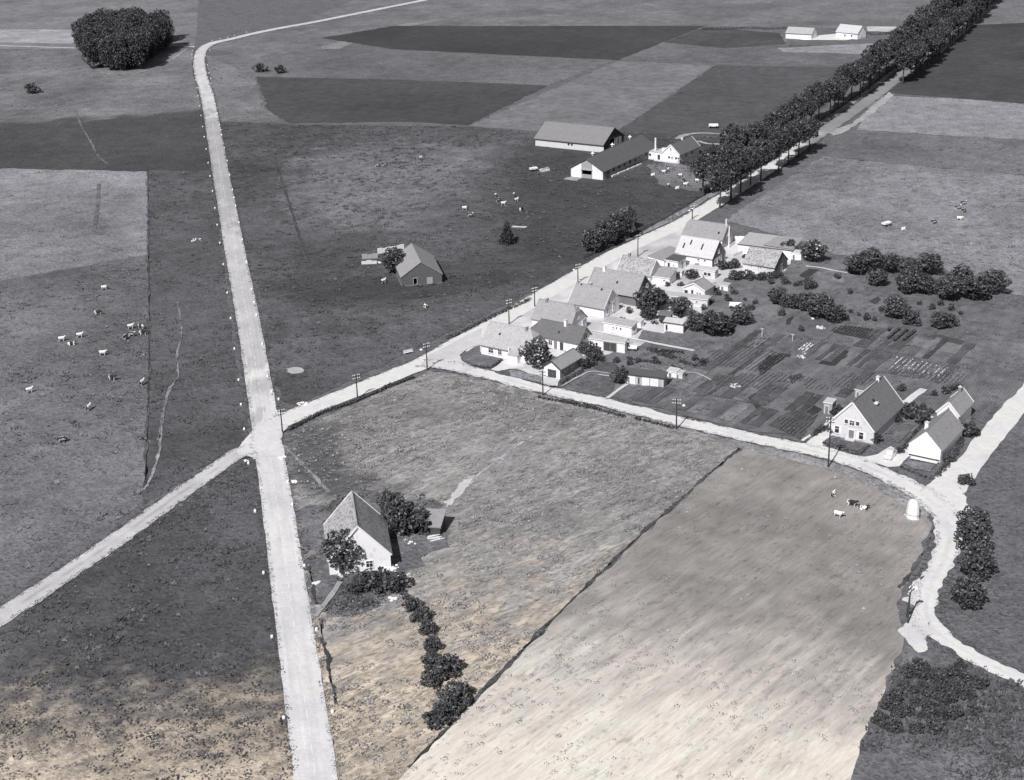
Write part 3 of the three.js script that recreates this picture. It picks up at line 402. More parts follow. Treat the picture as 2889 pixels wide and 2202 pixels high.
const holesOn = (open, face) => (open || []).filter((o) => o[0] === face).map(([, u, v, w, h]) => [u, v, w, h]);
function wallGeo(L, W, he, hr, kL, kR, open) {
  const P = placeOn(L, W), rect = [[-L / 2, -0.3], [L / 2, -0.3], [L / 2, he], [-L / 2, he]], w = W / 2;
  const end = (k) => k >= 1 ? [[-w, -0.3], [w, -0.3], [w, he], [-w, he]] : k > 0 ? [[-w, -0.3], [w, -0.3], [w, he], [w * k, hr - k * (hr - he) - 0.02], [-w * k, hr - k * (hr - he) - 0.02], [-w, he]] : [[-w, -0.3], [w, -0.3], [w, he], [0, hr - 0.02], [-w, he]];
  return merge([wallPanel(rect, holesOn(open, 'front'), P.front), wallPanel(rect, holesOn(open, 'back'), P.back), wallPanel(end(kR), holesOn(open, 'right'), P.right), wallPanel(end(kL), holesOn(open, 'left'), P.left)]);
}
function house(o) {
  const [cx, cz, yaw, L0, W0, hr0] = o.at, L = o.L || L0, W = o.W || W0, hr = o.hr || hr0, he = o.he, kL = o.kL || 0, kR = o.kR || 0, g = thing(o.name || 'house', o.label, o.category || 'house', cx, groundY(cx, cz), cz, yaw, o.group), at = { L, W };
  mesh('wall', wallGeo(L, W, he, hr, kL, kR, o.open), o.wall || W_white, g); mesh('floor', box(L - 0.1, 0.1, W - 0.1, 0, 0.0, 0), W_grey, g);
  if (o.plinth !== false) mesh('plinth', merge([box(L + 0.08, 0.3, 0.1, 0, -0.06, W / 2), box(L + 0.08, 0.3, 0.1, 0, -0.06, -W / 2), box(0.1, 0.3, W - 0.1, L / 2, -0.06, 0), box(0.1, 0.3, W - 0.1, -L / 2, -0.06, 0)]), o.plinthMat || W_grey, g);
  const roof = mesh('roof', faces(roofFaces(L, W, he, hr, kL, kR, o.ov ?? 0.35, o.og ?? 0.25, 0.16).map((f) => f.map(([x, y, z]) => [x, y + 0.17, z])), o.roofPer || 8), o.roof, g);
  mesh('ridge_cap', new THREE.CylinderGeometry(0.13, 0.13, L - (kL + kR) * W / 2 + 0.4, 6).rotateZ(Math.PI / 2).translate((kL - kR) * W / 4, hr + 0.16, 0), o.ridge || o.roof, roof);
  const sl = Math.atan2(hr - he, W / 2), rl = Math.hypot(hr - he, W / 2) + (o.ov ?? 0.35);
  if (o.verge) for (const s of [-1, 1]) for (const q of [-1, 1]) { if ((s < 0 ? kL : kR) > 0) continue; const b = new THREE.BoxGeometry(0.1, 0.34, rl).translate(0, 0, rl / 2).rotateX(sl).rotateY(q > 0 ? 0 : Math.PI); mesh('verge_board', b.translate(s * (L / 2 + (o.og ?? 0.25) + 0.03), hr + 0.08, 0), o.verge, roof); }
  for (const q of [-1, 1]) mesh('gutter', box(L + 0.3, 0.1, 0.12, 0, he - (o.ov ?? 0.35) * Math.tan(sl) + 0.05, q * (W / 2 + (o.ov ?? 0.35) + 0.05)), o.gutter || P_mid, roof);
  for (const [x, z, w, top, mat] of o.chim || []) { const y0 = hr - Math.abs(z) * Math.tan(sl); const c = mesh('chimney', box(w, top + 0.8, w, x, y0 + (top - 0.8) / 2 + 0.1, z), mat || C_brick, roof); mesh('chimney_cap', merge([box(w + 0.16, 0.12, w + 0.16, x, y0 + top + 0.16, z), cyl(0.12, 0.1, 0.3, 8, x, y0 + top + 0.2, z)]), W_pale, c.parent === roof ? roof : roof); }
  for (const [x, q, up, w, h] of o.sky || []) { const k = new THREE.BoxGeometry(w, 0.1, h).rotateX(sl * q); mesh('roof_light', k.translate(x, he + (hr - he) * up + 0.25, q * (W / 2) * (1 - up)), GLASS, roof); }
  for (const w of o.win || []) windowPart(g, at, ...w);
  for (const d of o.door || []) doorPart(g, at, ...d);
  for (const d of o.big || []) bigDoor(g, at, ...d);
  for (const d of o.open || []) openingPart(g, at, ...d);
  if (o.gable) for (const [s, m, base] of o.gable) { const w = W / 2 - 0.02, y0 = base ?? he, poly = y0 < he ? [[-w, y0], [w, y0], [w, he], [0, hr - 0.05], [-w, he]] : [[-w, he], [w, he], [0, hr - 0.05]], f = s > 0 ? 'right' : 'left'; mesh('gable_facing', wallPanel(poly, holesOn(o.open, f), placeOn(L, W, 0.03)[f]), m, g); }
  if (o.extra) o.extra(g, at);
  return g;
}
// single-pitch or flat shed: front is +z, roof falls from hb (back) to hf (front)
function shed(o) {
  const [cx0, cz0, yaw, L0, W0] = o.at, L = o.L || L0, W = o.W || W0, cx = cx0 + Math.sin(yaw) * (W0 - W) / 2, cz = cz0 + Math.cos(yaw) * (W0 - W) / 2, hf = o.hf, hb = o.hb, ov = o.ov ?? 0.25, g = thing(o.name || 'shed', o.label, o.category || 'shed', cx, groundY(cx, cz), cz, yaw, o.group), at = { L, W }, a = L / 2, w = W / 2, s = (hb - hf) / W;
  const P = placeOn(L, W), side = (r) => [[-w, -0.2], [w, -0.2], [w, r > 0 ? hb : hf], [-w, r > 0 ? hf : hb]];
  mesh('wall', merge([wallPanel([[-a, -0.2], [a, -0.2], [a, hf], [-a, hf]], holesOn(o.open, 'front'), P.front), wallPanel([[-a, -0.2], [a, -0.2], [a, hb], [-a, hb]], [], P.back), wallPanel(side(1), holesOn(o.open, 'right'), P.right), wallPanel(side(-1), holesOn(o.open, 'left'), P.left)]), o.wall || W_white, g); mesh('floor', box(L - 0.1, 0.1, W - 0.1, 0, 0, 0), W_grey, g);
  const y = (z) => hf + (w - z) * s + 0.02, A = a + ov, Z = w + ov, t = 0.13, T = [[-A, y(Z) + t, Z], [A, y(Z) + t, Z], [A, y(-Z) + t, -Z], [-A, y(-Z) + t, -Z]], B = T.map(([x, q, z]) => [x, q - t, z]);
  const roof = mesh('roof', faces([T, [...B].reverse(), [B[0], B[1], T[1], T[0]], [B[1], B[2], T[2], T[1]], [B[2], B[3], T[3], T[2]], [B[3], B[0], T[0], T[3]]], 8), o.roof, g);
  mesh('fascia', box(2 * A + 0.04, 0.2, 0.05, 0, y(Z) + 0.03, Z + 0.03), o.fascia || P_white, roof);
  for (const q of o.win || []) windowPart(g, at, ...q); for (const d of o.door || []) doorPart(g, at, ...d); for (const d of o.big || []) bigDoor(g, at, ...d); for (const d of o.open || []) openingPart(g, at, ...d);
  if (o.extra) o.extra(g, at);
  return g;
}
const pipe = (g, x, z, h, r = 0.18, mat = W_white) => { const p = mesh('flue_pipe', cyl(r * 1.15, r, h, 10, x, -0.2, z), mat, g); mesh('cowl', merge([cyl(r * 1.5, r * 1.5, 0.1, 10, x, h - 0.2, z), cyl(r * 0.7, r * 0.7, 0.4, 8, x, h - 0.15, z)]), mat, p); };
const VG = 'row of village houses along the street';

house({ at: [0.65, -333.72, -0.600, 12.85, 8.46, 6.94], he: 2.7, roof: R_light, label: 'whitewashed corner house with pale tiled roof and small front garden', group: VG, kR: 0.35, chim: [[4.2, 0.3, 0.6, 0.9]], sky: [[-2.4, 1, 0.52, 0.45, 0.6]], win: [['front', -3.6, 0.9, 1.3, 1.1], ['front', -1.0, 0.9, 1.0, 1.1], ['right', 0, 3.4, 0.9, 1.0], ['left', 0, 3.2, 0.9, 1.1], ['left', -2, 0.9, 1.0, 1.2]], door: [['front', 4.2, 1.0, 2.05, P_dark]],
  extra(g, at) { mesh('porch_wall', box(2.6, 2.1, 1.5, 3.6, 1.05, at.W / 2 + 0.75), W_white, g); mesh('porch_roof', faces([[[2.2, 2.15, at.W / 2 + 1.75], [5.1, 2.15, at.W / 2 + 1.75], [5.1, 2.75, at.W / 2 - 0.1], [2.2, 2.75, at.W / 2 - 0.1]], [[2.2, 2.02, at.W / 2 + 1.75], [5.1, 2.02, at.W / 2 + 1.75], [5.1, 2.15, at.W / 2 + 1.75], [2.2, 2.15, at.W / 2 + 1.75]]], 8), R_light, g); pipe(g, 1.9, at.W / 2 + 0.5, 3.3, 0.16); } });
house({ at: [11.74, -338.71, -0.600, 15, 5.79, 5.68], he: 2.8, roof: R_dark, kL: 0.9, label: 'long white house with dark tiled roof behind the corner house', group: VG, verge: P_mid, chim: [[2.2, 0.3, 0.65, 1.3, W_white]], sky: [[1.2, 1, 0.35, 0.4, 0.5]], win: [['front', -0.6, 0.8, 1.0, 1.2], ['right', 0, 3.0, 0.8, 1.0, { mat: P_mid }], ['front', -4.2, 0.8, 1.0, 1.2]], door: [['front', 2.6, 1.0, 2.1, P_dark], ['front', 0.9, 0.9, 2.1, P_mid]],
  extra(g, at) { mesh('drain_pipe', cyl(0.07, 0.07, 2.8, 6, at.L / 2 - 0.1, 0, at.W / 2 + 0.1), P_iron, g); } });
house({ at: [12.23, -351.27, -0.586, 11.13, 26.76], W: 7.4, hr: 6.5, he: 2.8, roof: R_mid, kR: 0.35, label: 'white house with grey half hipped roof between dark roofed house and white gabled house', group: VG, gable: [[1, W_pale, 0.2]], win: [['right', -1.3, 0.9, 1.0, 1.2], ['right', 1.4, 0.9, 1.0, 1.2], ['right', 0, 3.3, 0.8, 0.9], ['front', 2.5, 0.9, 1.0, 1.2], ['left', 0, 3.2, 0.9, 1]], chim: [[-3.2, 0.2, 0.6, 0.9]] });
house({ at: [21.81, -362.93, -0.600, 10.28, 7.84, 6.74], he: 2.8, roof: R_mid, label: 'white gabled house with four small windows in its bright end wall', group: VG, verge: P_white, sky: [[-3.6, 1, 0.93, 0.4, 0.5], [2.6, 1, 0.86, 0.5, 0.6]], chim: [[-1.2, -0.4, 0.6, 0.9]], win: [['right', -1.3, 3.0, 0.55, 0.7], ['right', 0.6, 3.2, 0.55, 0.7], ['right', -2.0, 0.6, 0.6, 1.5], ['right', 0.9, 0.8, 0.6, 1.6], ['front', -2.5, 0.8, 1.0, 1.2]] });
house({ at: [29.18, -373.28, -0.600, 14.58, 8.59, 7.1], he: 2.8, roof: R_mid, wall: W_brick, label: 'large brick house with grey roof and dark gable facing the orchard trees', group: VG, verge: P_mid, gutter: P_dark, sky: [[0.6, 1, 0.45, 0.5, 0.7]], chim: [[-4.4, 0.3, 0.7, 1.1, W_white]], win: [['right', -2.5, 0.8, 1.1, 1.7, { mat: P_white }], ['right', 0.2, 0.8, 1.0, 1.5], ['right', 2.5, 0.8, 1.1, 1.7], ['right', -1.4, 3.7, 0.7, 0.9], ['right', 1.6, 3.6, 0.8, 0.9]],
  extra(g, at) { mesh('band_course', box(0.08, 0.35, at.W, at.L / 2 + 0.05, 3.0, 0), W_pale, g); } });
house({ at: [35.76, -389.1, -0.600, 10.01, 6.58, 5.9], he: 2.6, roof: R_moss, label: 'house with blotched mossy roof and narrow white gable in mid village', group: VG, gable: [[1, W_white, 0.1]], verge: P_white, win: [['right', 1.4, 0.9, 0.7, 1.0], ['front', 2.4, 0.9, 1.0, 1.1]], chim: [[-3.0, 0, 0.6, 0.9]] });
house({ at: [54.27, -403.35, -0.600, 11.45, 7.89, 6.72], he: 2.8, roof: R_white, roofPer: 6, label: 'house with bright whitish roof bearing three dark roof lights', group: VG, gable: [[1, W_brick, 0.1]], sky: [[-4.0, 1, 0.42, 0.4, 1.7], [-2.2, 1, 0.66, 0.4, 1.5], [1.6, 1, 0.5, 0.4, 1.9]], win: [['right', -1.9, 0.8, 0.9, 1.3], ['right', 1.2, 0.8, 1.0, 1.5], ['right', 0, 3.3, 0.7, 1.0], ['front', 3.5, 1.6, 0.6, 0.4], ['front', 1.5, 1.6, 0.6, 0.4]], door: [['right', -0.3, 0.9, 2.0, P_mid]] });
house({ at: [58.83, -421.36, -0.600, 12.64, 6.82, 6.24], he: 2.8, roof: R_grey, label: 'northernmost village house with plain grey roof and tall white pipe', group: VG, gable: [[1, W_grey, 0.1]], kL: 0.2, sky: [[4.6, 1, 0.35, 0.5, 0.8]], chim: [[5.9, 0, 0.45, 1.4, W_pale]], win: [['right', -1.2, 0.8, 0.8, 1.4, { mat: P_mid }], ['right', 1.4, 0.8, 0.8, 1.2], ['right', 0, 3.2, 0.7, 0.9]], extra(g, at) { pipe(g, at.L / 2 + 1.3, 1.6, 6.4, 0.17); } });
// outbuildings of the village
shed({ at: [23.26, -334.25, -0.469, 9.35, 1.39], name: 'garage', category: 'garage', hf: 2.6, hb: 3.1, roof: R_light, label: 'low white outbuilding with wide dark boarded doors beside garden path', big: [['front', 0.9, 3.2, 2.2, W_dark]], win: [['front', -2.6, 0.9, 0.5, 0.8]], ov: 0.2 });
house({ at: [11.88, -321.33, 0.970, 9.28, 4.27, 4], name: 'garage', category: 'garage', he: 2.5, roof: R_mid, wall: W_white, label: 'small white gabled garage with dark square door near telegraph pole', gable: [], big: [['left', 0.1, 2.3, 2.0, W_dark, { frame: P_white }]], win: [['front', -2.2, 1.2, 1.1, 0.8, { mat: P_white }], ['front', 0.9, 1.2, 1.1, 0.8]], verge: P_dark, chim: [[2.6, -1.0, 0.4, 0.5, W_pale]], extra(g, at) { mesh('side_facing', box(at.L - 0.1, 2.3, 0.04, 0, 1.25, at.W / 2 + 0.02), W_grey, g); } });
shed({ at: [30.14, -311.67, -0.391, 9.25, 2.22], name: 'shed', hf: 2.3, hb: 2.7, roof: R_felt, wall: W_board, label: 'flat roofed shed with three pale door panels in lower gardens', ov: 0.3, fascia: P_dark, open: [['front', -1.2, 0.1, 0.5, 1.7]], door: [['front', -3.0, 1.8, 1.9, P_white], ['front', 0.4, 1.5, 1.9, P_white], ['front', 2.4, 1.7, 1.9, P_white]] });
shed({ at: [27.24, -346.41, -0.603, 7.87, 2.78], hf: 2.4, hb: 2.9, roof: R_light, label: 'low white shed with tiny windows behind the courtyard', win: [['front', -1.2, 1.2, 0.35, 0.5], ['front', -0.3, 1.2, 0.35, 0.5], ['front', 0.9, 1.2, 0.5, 0.5], ['right', 0, 0.9, 1.2, 0.9]] });
shed({ at: [40.53, -346.15, -0.505, 4.78, 1.66], hf: 2.3, hb: 2.8, roof: R_pale, label: 'small white roofed hut with double pale doors beside round tree', fascia: P_dark, door: [['front', 0.2, 1.5, 1.8, P_white], ['front', 1.9, 1.5, 1.8, P_white]], open: [['front', -1.7, 0.1, 0.6, 1.5]] });
shed({ at: [39.17, -353.44, -0.463, 1.37, 1.46], L: 3, hf: 1.9, hb: 2.3, roof: R_dark, wall: W_dark, fascia: P_mid, label: 'tiny dark hut hidden between garden trees' });
shed({ at: [46.77, -397.95, -0.616, 3.95, 4.73], hf: 2.7, hb: 2.9, roof: R_felt, label: 'square white hut with flat dark roof below white roofed house', open: [['front', -0.9, 0.05, 0.8, 1.9], ['right', 0.1, 0.1, 0.8, 1.8]], win: [['front', 0.6, 1.2, 0.3, 0.4]] });
shed({ at: [42.3, -385.94, -0.475, 5.02, 5.22], hf: 2.0, hb: 3.2, roof: R_mid, label: 'lean-to shed with grey roof beneath the square white hut', win: [['front', 1.0, 1.0, 0.5, 0.4]] });
shed({ at: [53.56, -389.38, -0.564, 7.46, 2.1], hf: 2.2, hb: 2.5, roof: R_pale, wall: W_pale, label: 'long pale hen house with dark double window', ov: 0.15, win: [['front', 0.9, 0.7, 0.9, 0.9, { n: 1 }], ['front', 2.0, 0.7, 0.9, 0.9, { n: 1 }], ['front', -2.6, 1.2, 0.4, 0.4]] });
house({ at: [50.11, -374, 0.970, 5.46, 4.98, 3.64], name: 'summer_house', category: 'shed', he: 2.3, roof: R_mid, L: 5.4, W: 6.2, hr: 3.8, label: 'gabled white garden house with dark openings amid the gardens', open: [['left', -2.3, 0.2, 1.1, 1.4], ['left', -0.5, 0.2, 0.7, 1.7], ['left', 1.0, 0.8, 0.4, 0.6], ['left', 1.8, 0.8, 0.4, 0.6]], gable: [], verge: P_white });
shed({ at: [45.98, -365.89, -0.419, 11.48, 1.44], hf: 2.2, hb: 2.6, roof: R_light, wall: W_pale, label: 'long low pale shed in front of the gabled garden house', win: [['front', -2.6, 1.1, 0.6, 0.4], ['front', -0.9, 1.1, 0.6, 0.4], ['front', 1.0, 1.1, 0.5, 0.4], ['front', 2.9, 1.1, 0.5, 0.4]] });
shed({ at: [75.22, -410.31, -0.525, 15.82, 8.66], name: 'barn', category: 'barn', hf: 2.6, hb: 3.6, roof: R_light, label: 'long outbuilding with pale single pitch roof at the north gardens', fascia: P_dark, win: [['front', 1.5, 1.2, 0.6, 0.6]], extra(g, at) { mesh('roof_panel', faces([[[-0.6, 3.10, at.W / 2 - 0.3], [at.L / 2, 2.93 + 0.02, at.W / 2], [at.L / 2, 3.80, -at.W / 2], [0.6, 3.80, -at.W / 2]]], 8), R_mid, g).visible = true; } });
house({ at: [71.11, -394.02, -0.600, 9.29, 8.45, 5.7], name: 'barn', category: 'barn', he: 2.5, roof: R_moss, wall: W_pale, label: 'pale stable with blotchy tiled roof and three pairs of vents', win: [...[-2.6, 0.2, 3.0].flatMap((u) => [['front', u - 0.3, 1.6, 0.3, 0.3, { sill: false }], ['front', u + 0.35, 1.6, 0.3, 0.3, { sill: false }]])], gable: [[1, W_brick, 0.1]], open: [['right', 0.5, 0.1, 1.0, 1.9]] });
shed({ at: [44.82, -402.6, 0.878, 10.96, 5.21], hf: 2.6, hb: 3.0, roof: R_mid, label: 'low extension with grey roof beside the white roofed house', win: [['front', 0, 1.0, 0.7, 0.8]] });
// two houses on the lower road
house({ at: [73.57, -284.48, 0.970, 16.54, 9.61, 8.12], name: 'cottage', he: 2.8, roof: R_deep, wall: W_pale, verge: P_white, ov: 0.25, label: 'pale gabled cottage with white verge boards and shutters facing lower road', chim: [[5.5, 0, 0.6, 0.8, W_white]], sky: [[-1.2, 1, 0.62, 0.8, 0.9]],
  win: [['left', -3.0, 0.8, 0.9, 1.5], ['left', 2.2, 0.5, 0.9, 1.5], ['left', -1.1, 3.3, 0.7, 0.9], ['left', 0.1, 3.1, 1.0, 1.1], ['left', 1.3, 3.3, 0.7, 0.9]], door: [['left', 0.1, 1.1, 2.1, P_mid]],
  extra(g, at) { for (const [u, v, h] of [[-3.75, 0.75, 1.6], [-2.25, 0.75, 1.6], [1.45, 0.45, 1.6], [2.95, 0.45, 1.6]]) onFace(mesh('shutter', merge([box(0.45, h, 0.06, 0, h / 2, 0.05), box(0.46, 0.08, 0.08, 0, h * 0.35, 0.05), box(0.46, 0.08, 0.08, 0, h * 0.7, 0.05)]), P_white, g), at, 'left', u, v); onFace(mesh('door_step', box(2.0, 0.3, 0.9, 0, 0.15, 0.5), W_pale, g), at, 'left', 0.1, 0); mesh('dormer_light', box(0.9, 0.3, 1.2, -1.2, 6.0, 2.2), P_white, g); } });
house({ at: [84.81, -272.57, 0.970, 13.24, 6.45, 6.04], name: 'barn', category: 'barn', he: 2.8, roof: R_grey, label: 'barn with blinding white blank gable at the lower road', og: 0.05, chim: [[-2.0, -1.4, 0.7, 1.2, W_white]], extra(g, at) { onFace(mesh('base_board', box(at.W - 0.2, 0.25, 0.1, 0, 0.45, 0.05), P_dark, g), at, 'left', 0, 0); } });
house({ at: [92.15, -285.24, 0.970, 8.76, 4.46, 5.84], name: 'house', he: 3.4, roof: R_mid, label: 'taller house with white coping gable joined behind the white barn', verge: P_white, og: 0.15, chim: [[2.5, 0, 0.6, 0.9]] });
shed({ at: [67.52, -292.07, -0.544, 1.87, 2.04], name: 'privy', category: 'shed', W: 2.4, hf: 2.5, hb: 2.6, roof: R_pale, wall: W_grey, label: 'small box-shaped privy standing left of the pale cottage', ov: 0.12, door: [['front', -0.2, 0.7, 1.8, P_mid]] });
// the farm by the avenue
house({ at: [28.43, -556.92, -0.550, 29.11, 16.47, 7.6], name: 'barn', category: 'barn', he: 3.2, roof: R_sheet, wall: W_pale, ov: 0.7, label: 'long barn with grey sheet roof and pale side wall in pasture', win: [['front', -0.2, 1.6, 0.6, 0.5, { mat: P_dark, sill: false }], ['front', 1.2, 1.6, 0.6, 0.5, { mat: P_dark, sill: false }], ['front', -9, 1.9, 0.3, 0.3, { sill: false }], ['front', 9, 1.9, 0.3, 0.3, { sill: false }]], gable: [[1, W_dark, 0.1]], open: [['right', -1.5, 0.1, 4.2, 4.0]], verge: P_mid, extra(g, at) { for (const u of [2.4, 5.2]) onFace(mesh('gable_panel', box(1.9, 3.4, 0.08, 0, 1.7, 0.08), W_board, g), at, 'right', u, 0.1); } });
house({ at: [38.97, -521.76, 1.020, 41.45, 12.62, 6.86], name: 'barn', category: 'barn', he: 3.2, roof: R_sheetD, wall: W_grey, ov: 0.5, og: 0.6, label: 'cow barn with two white gable panels and three ridge ventilators', open: [['left', 0, 0.1, 4.0, 2.9]],
  win: Array.from({ length: 9 }, (_, i) => ['front', -17 + i * 4.2, 1.5, 1.2, 0.9, { mat: P_dark, sill: false }]),
  extra(g, at) {
    for (const u of [-4.15, 4.15]) { const s = Math.sign(u), f = [[s * 2.1, 0.05], [s * 6.2, 0.05], [s * 6.2, 3.1], [s * 2.1, 5.4]], p = f.map(([a, y]) => [-at.L / 2 - 0.05, y, a]); mesh('gable_panel', faces([s > 0 ? p : p.reverse()], 6), W_white, g); }
    onFace(mesh('loft_boards', box(4.1, 2.2, 0.06, 0, 1.1, 0.03), W_grey, g), at, 'left', 0, 3.2); onFace(mesh('hoist_beam', box(4.4, 0.3, 0.5, 0, 0, 0.25), W_board, g), at, 'left', 0, 3.1); onFace(mesh('door_leaf', box(4.0, 1.4, 0.08, 0, 0.7, 0.1), W_grey, g), at, 'left', 0, 0.05);
    for (const x of [-15.4, -0.6, 13.2]) { const v = mesh('ridge_ventilator', merge([cyl(0.36, 0.32, 1.3, 10, x, 6.4, -0.5), cyl(0.75, 0.2, 0.4, 10, x, 7.6, -0.5)]), W_white, g); mesh('cowl', cyl(0.24, 0.14, 0.3, 8, x, 7.95, -0.5), W_white, v); }
  } });
house({ at: [63.74, -531.3, 0.970, 15.45, 6.99, 6.14], name: 'farmhouse', he: 3.0, roof: R_dark, wall: W_white, verge: P_white, label: 'white farmhouse with flat annex and tall pipe beside cow barn', chim: [[1.0, 0, 0.6, 0.7, W_white]],
  win: [['left', -0.6, 1.2, 0.9, 0.7, { mat: P_white }], ['left', 0.6, 1.2, 0.5, 0.7], ['left', 2.2, 1.2, 0.9, 0.7], ['left', 3.2, 1.2, 0.5, 0.7], ['left', 0, 4.4, 0.5, 0.5], ['front', -2.6, 0.9, 1.4, 1.3], ['front', 2.0, 0.9, 1.4, 1.3]],
  extra(g, at) { const x = -at.L / 2 + 2.6, z = -at.W / 2 - 3.1; mesh('annex_wall', box(5.2, 2.8, 6.1, x, 1.4, z), W_white, g); mesh('annex_roof', box(5.5, 0.16, 6.3, x, 2.9, z - 0.05), R_pale, g); const d = mesh('annex_door', box(0.06, 2.0, 1.0, x - 2.63, 1.0, z + 1.8), P_dark, g); mesh('annex_window', box(0.06, 0.8, 0.8, x - 2.63, 1.7, z - 1.8), GLASS, g); pipe(g, x - 0.8, z - 0.6, 7.4, 0.3); const t = mesh('round_tank', cyl(0.9, 0.9, 0.9, 12, x + 0.6, 2.98, z + 2.2), W_white, g); mesh('terrace', box(1.6, 0.25, at.W + 3, -at.L / 2 - 0.8, 0.12, -1.0), W_pale, g); } });
// the derelict barn in the pasture
house({ at: [-25.51, -398.93, -1.384, 18.41, 11.24, 6.4], name: 'barn', category: 'barn', he: 2.6, roof: R_mid, wall: W_brick, label: 'derelict grey barn standing alone in pasture beside white ruined wall', ov: 0.2, gable: [[1, M(alb(0.11), T_brick), 0.1]], open: [['right', -1.8, 0.2, 1.2, 1.8]], extra(g, at) { onFace(mesh('sagging_door', box(1.6, 1.9, 0.1, 0, 0.95, 0.1), W_grey, g), at, 'right', 2.2, 0.05); } });
{ // ruined walls beside it, each fragment a thing
  const wallRun = (name, label, a, b, h, t, mat, gaps = []) => { const dx = b[0] - a[0], dz = b[1] - a[1], L = Math.hypot(dx, dz), g = thing(name, label, 'wall', (a[0] + b[0]) / 2, groundY(a[0], a[1]), (a[1] + b[1]) / 2, Math.atan2(-dz, dx)); const n = Math.max(2, Math.round(L / 1.4)); for (let i = 0; i < n; i++) { const hh = h * (0.72 + 0.4 * hash2(i + 3, Math.round(a[0] * 7))); mesh('wall_section', box(L / n - 0.03, hh, t, -L / 2 + L / n * (i + 0.5), hh / 2 - 0.1, 0), mat, g); } return g; };
  wallRun('ruined_wall', 'white broken wall leaning against the derelict barn', [-38.12, -420.48], [-30.7, -424.64], 1.9, 0.35, W_white);
  wallRun('ruined_wall', 'low pale ruin corner west of the dark tree', [-42.13, -410.81], [-37.7, -410.82], 1.1, 0.4, W_pale);
  wallRun('ruined_wall', 'grey ruin wall with dark window gap left of dark tree', [-42.43, -416.08], [-37.83, -416.56], 1.5, 0.4, W_grey);
  wallRun('garden_wall', 'white wall joining northernmost house to long outbuilding', [66.78, -421.18], [70.49, -419.94], 2.0, 0.25, W_white);
  wallRun('garden_wall', 'low white wall around farmhouse drive by the avenue', [72.52, -532.64], [80.41, -531.58], 0.9, 0.3, W_white);
  wallRun('garden_wall', 'short pale wall at the yard of the white roofed house', [63.99, -406.44], [67.82, -410.4], 0.9, 0.25, W_pale);
  wallRun('feed_trough', 'long low concrete trough along the cow barn', [36.78, -504.97], [48.5, -521.96], 0.6, 0.6, W_pale).userData.category = 'trough';
}
// the old farmstead beside the main road
house({ at: [-28.22, -234.62, 1.723, 13.54, 10.62], hr: 8.9, name: 'farmhouse', he: 3.0, roof: M(alb(0.36), T_mossroof, { bs: 0.03 }), wall: W_white, verge: P_white, ov: 0.3, label: 'old steep roofed farmhouse among trees close to main road', kR: 0.0, win: [['left', 1.6, 0.8, 1.1, 1.2, { mat: P_white }], ['left', -1.6, 0.8, 1.1, 1.2], ['right', 1.6, 0.8, 1.1, 1.2]], door: [['left', -3.2, 1.0, 2.0, P_dark]], });
shed({ at: [-14.99, -243.5, -0.204, 3.41, 5.07], W: 4.2, hf: 1.7, hb: 2.9, roof: R_grey, wall: W_dark, fascia: P_mid, label: 'open sided hut with pale slanting roof right of old farmhouse' });
// farm at the northern edge
house({ at: [157.79, -794.15, 2.589, 14.12, 2.4], W: 8, hr: 5.4, he: 3.0, name: 'farmhouse', roof: R_light, wall: W_white, label: 'far white farm building with wide dark opening on north horizon', open: [['front', -0.5, 0.2, 9, 2.2]] });
house({ at: [183.13, -790.55, -0.781, 7.09, 17.31], W: 8, hr: 6.2, L: 13, he: 3.0, roof: R_pale, wall: W_white, label: 'far white house right of farm building on the north edge', win: [['front', -1, 1, 0.9, 1.0], ['front', 3, 1, 0.9, 1.0], ['right', 0, 1, 1, 1.1]] });

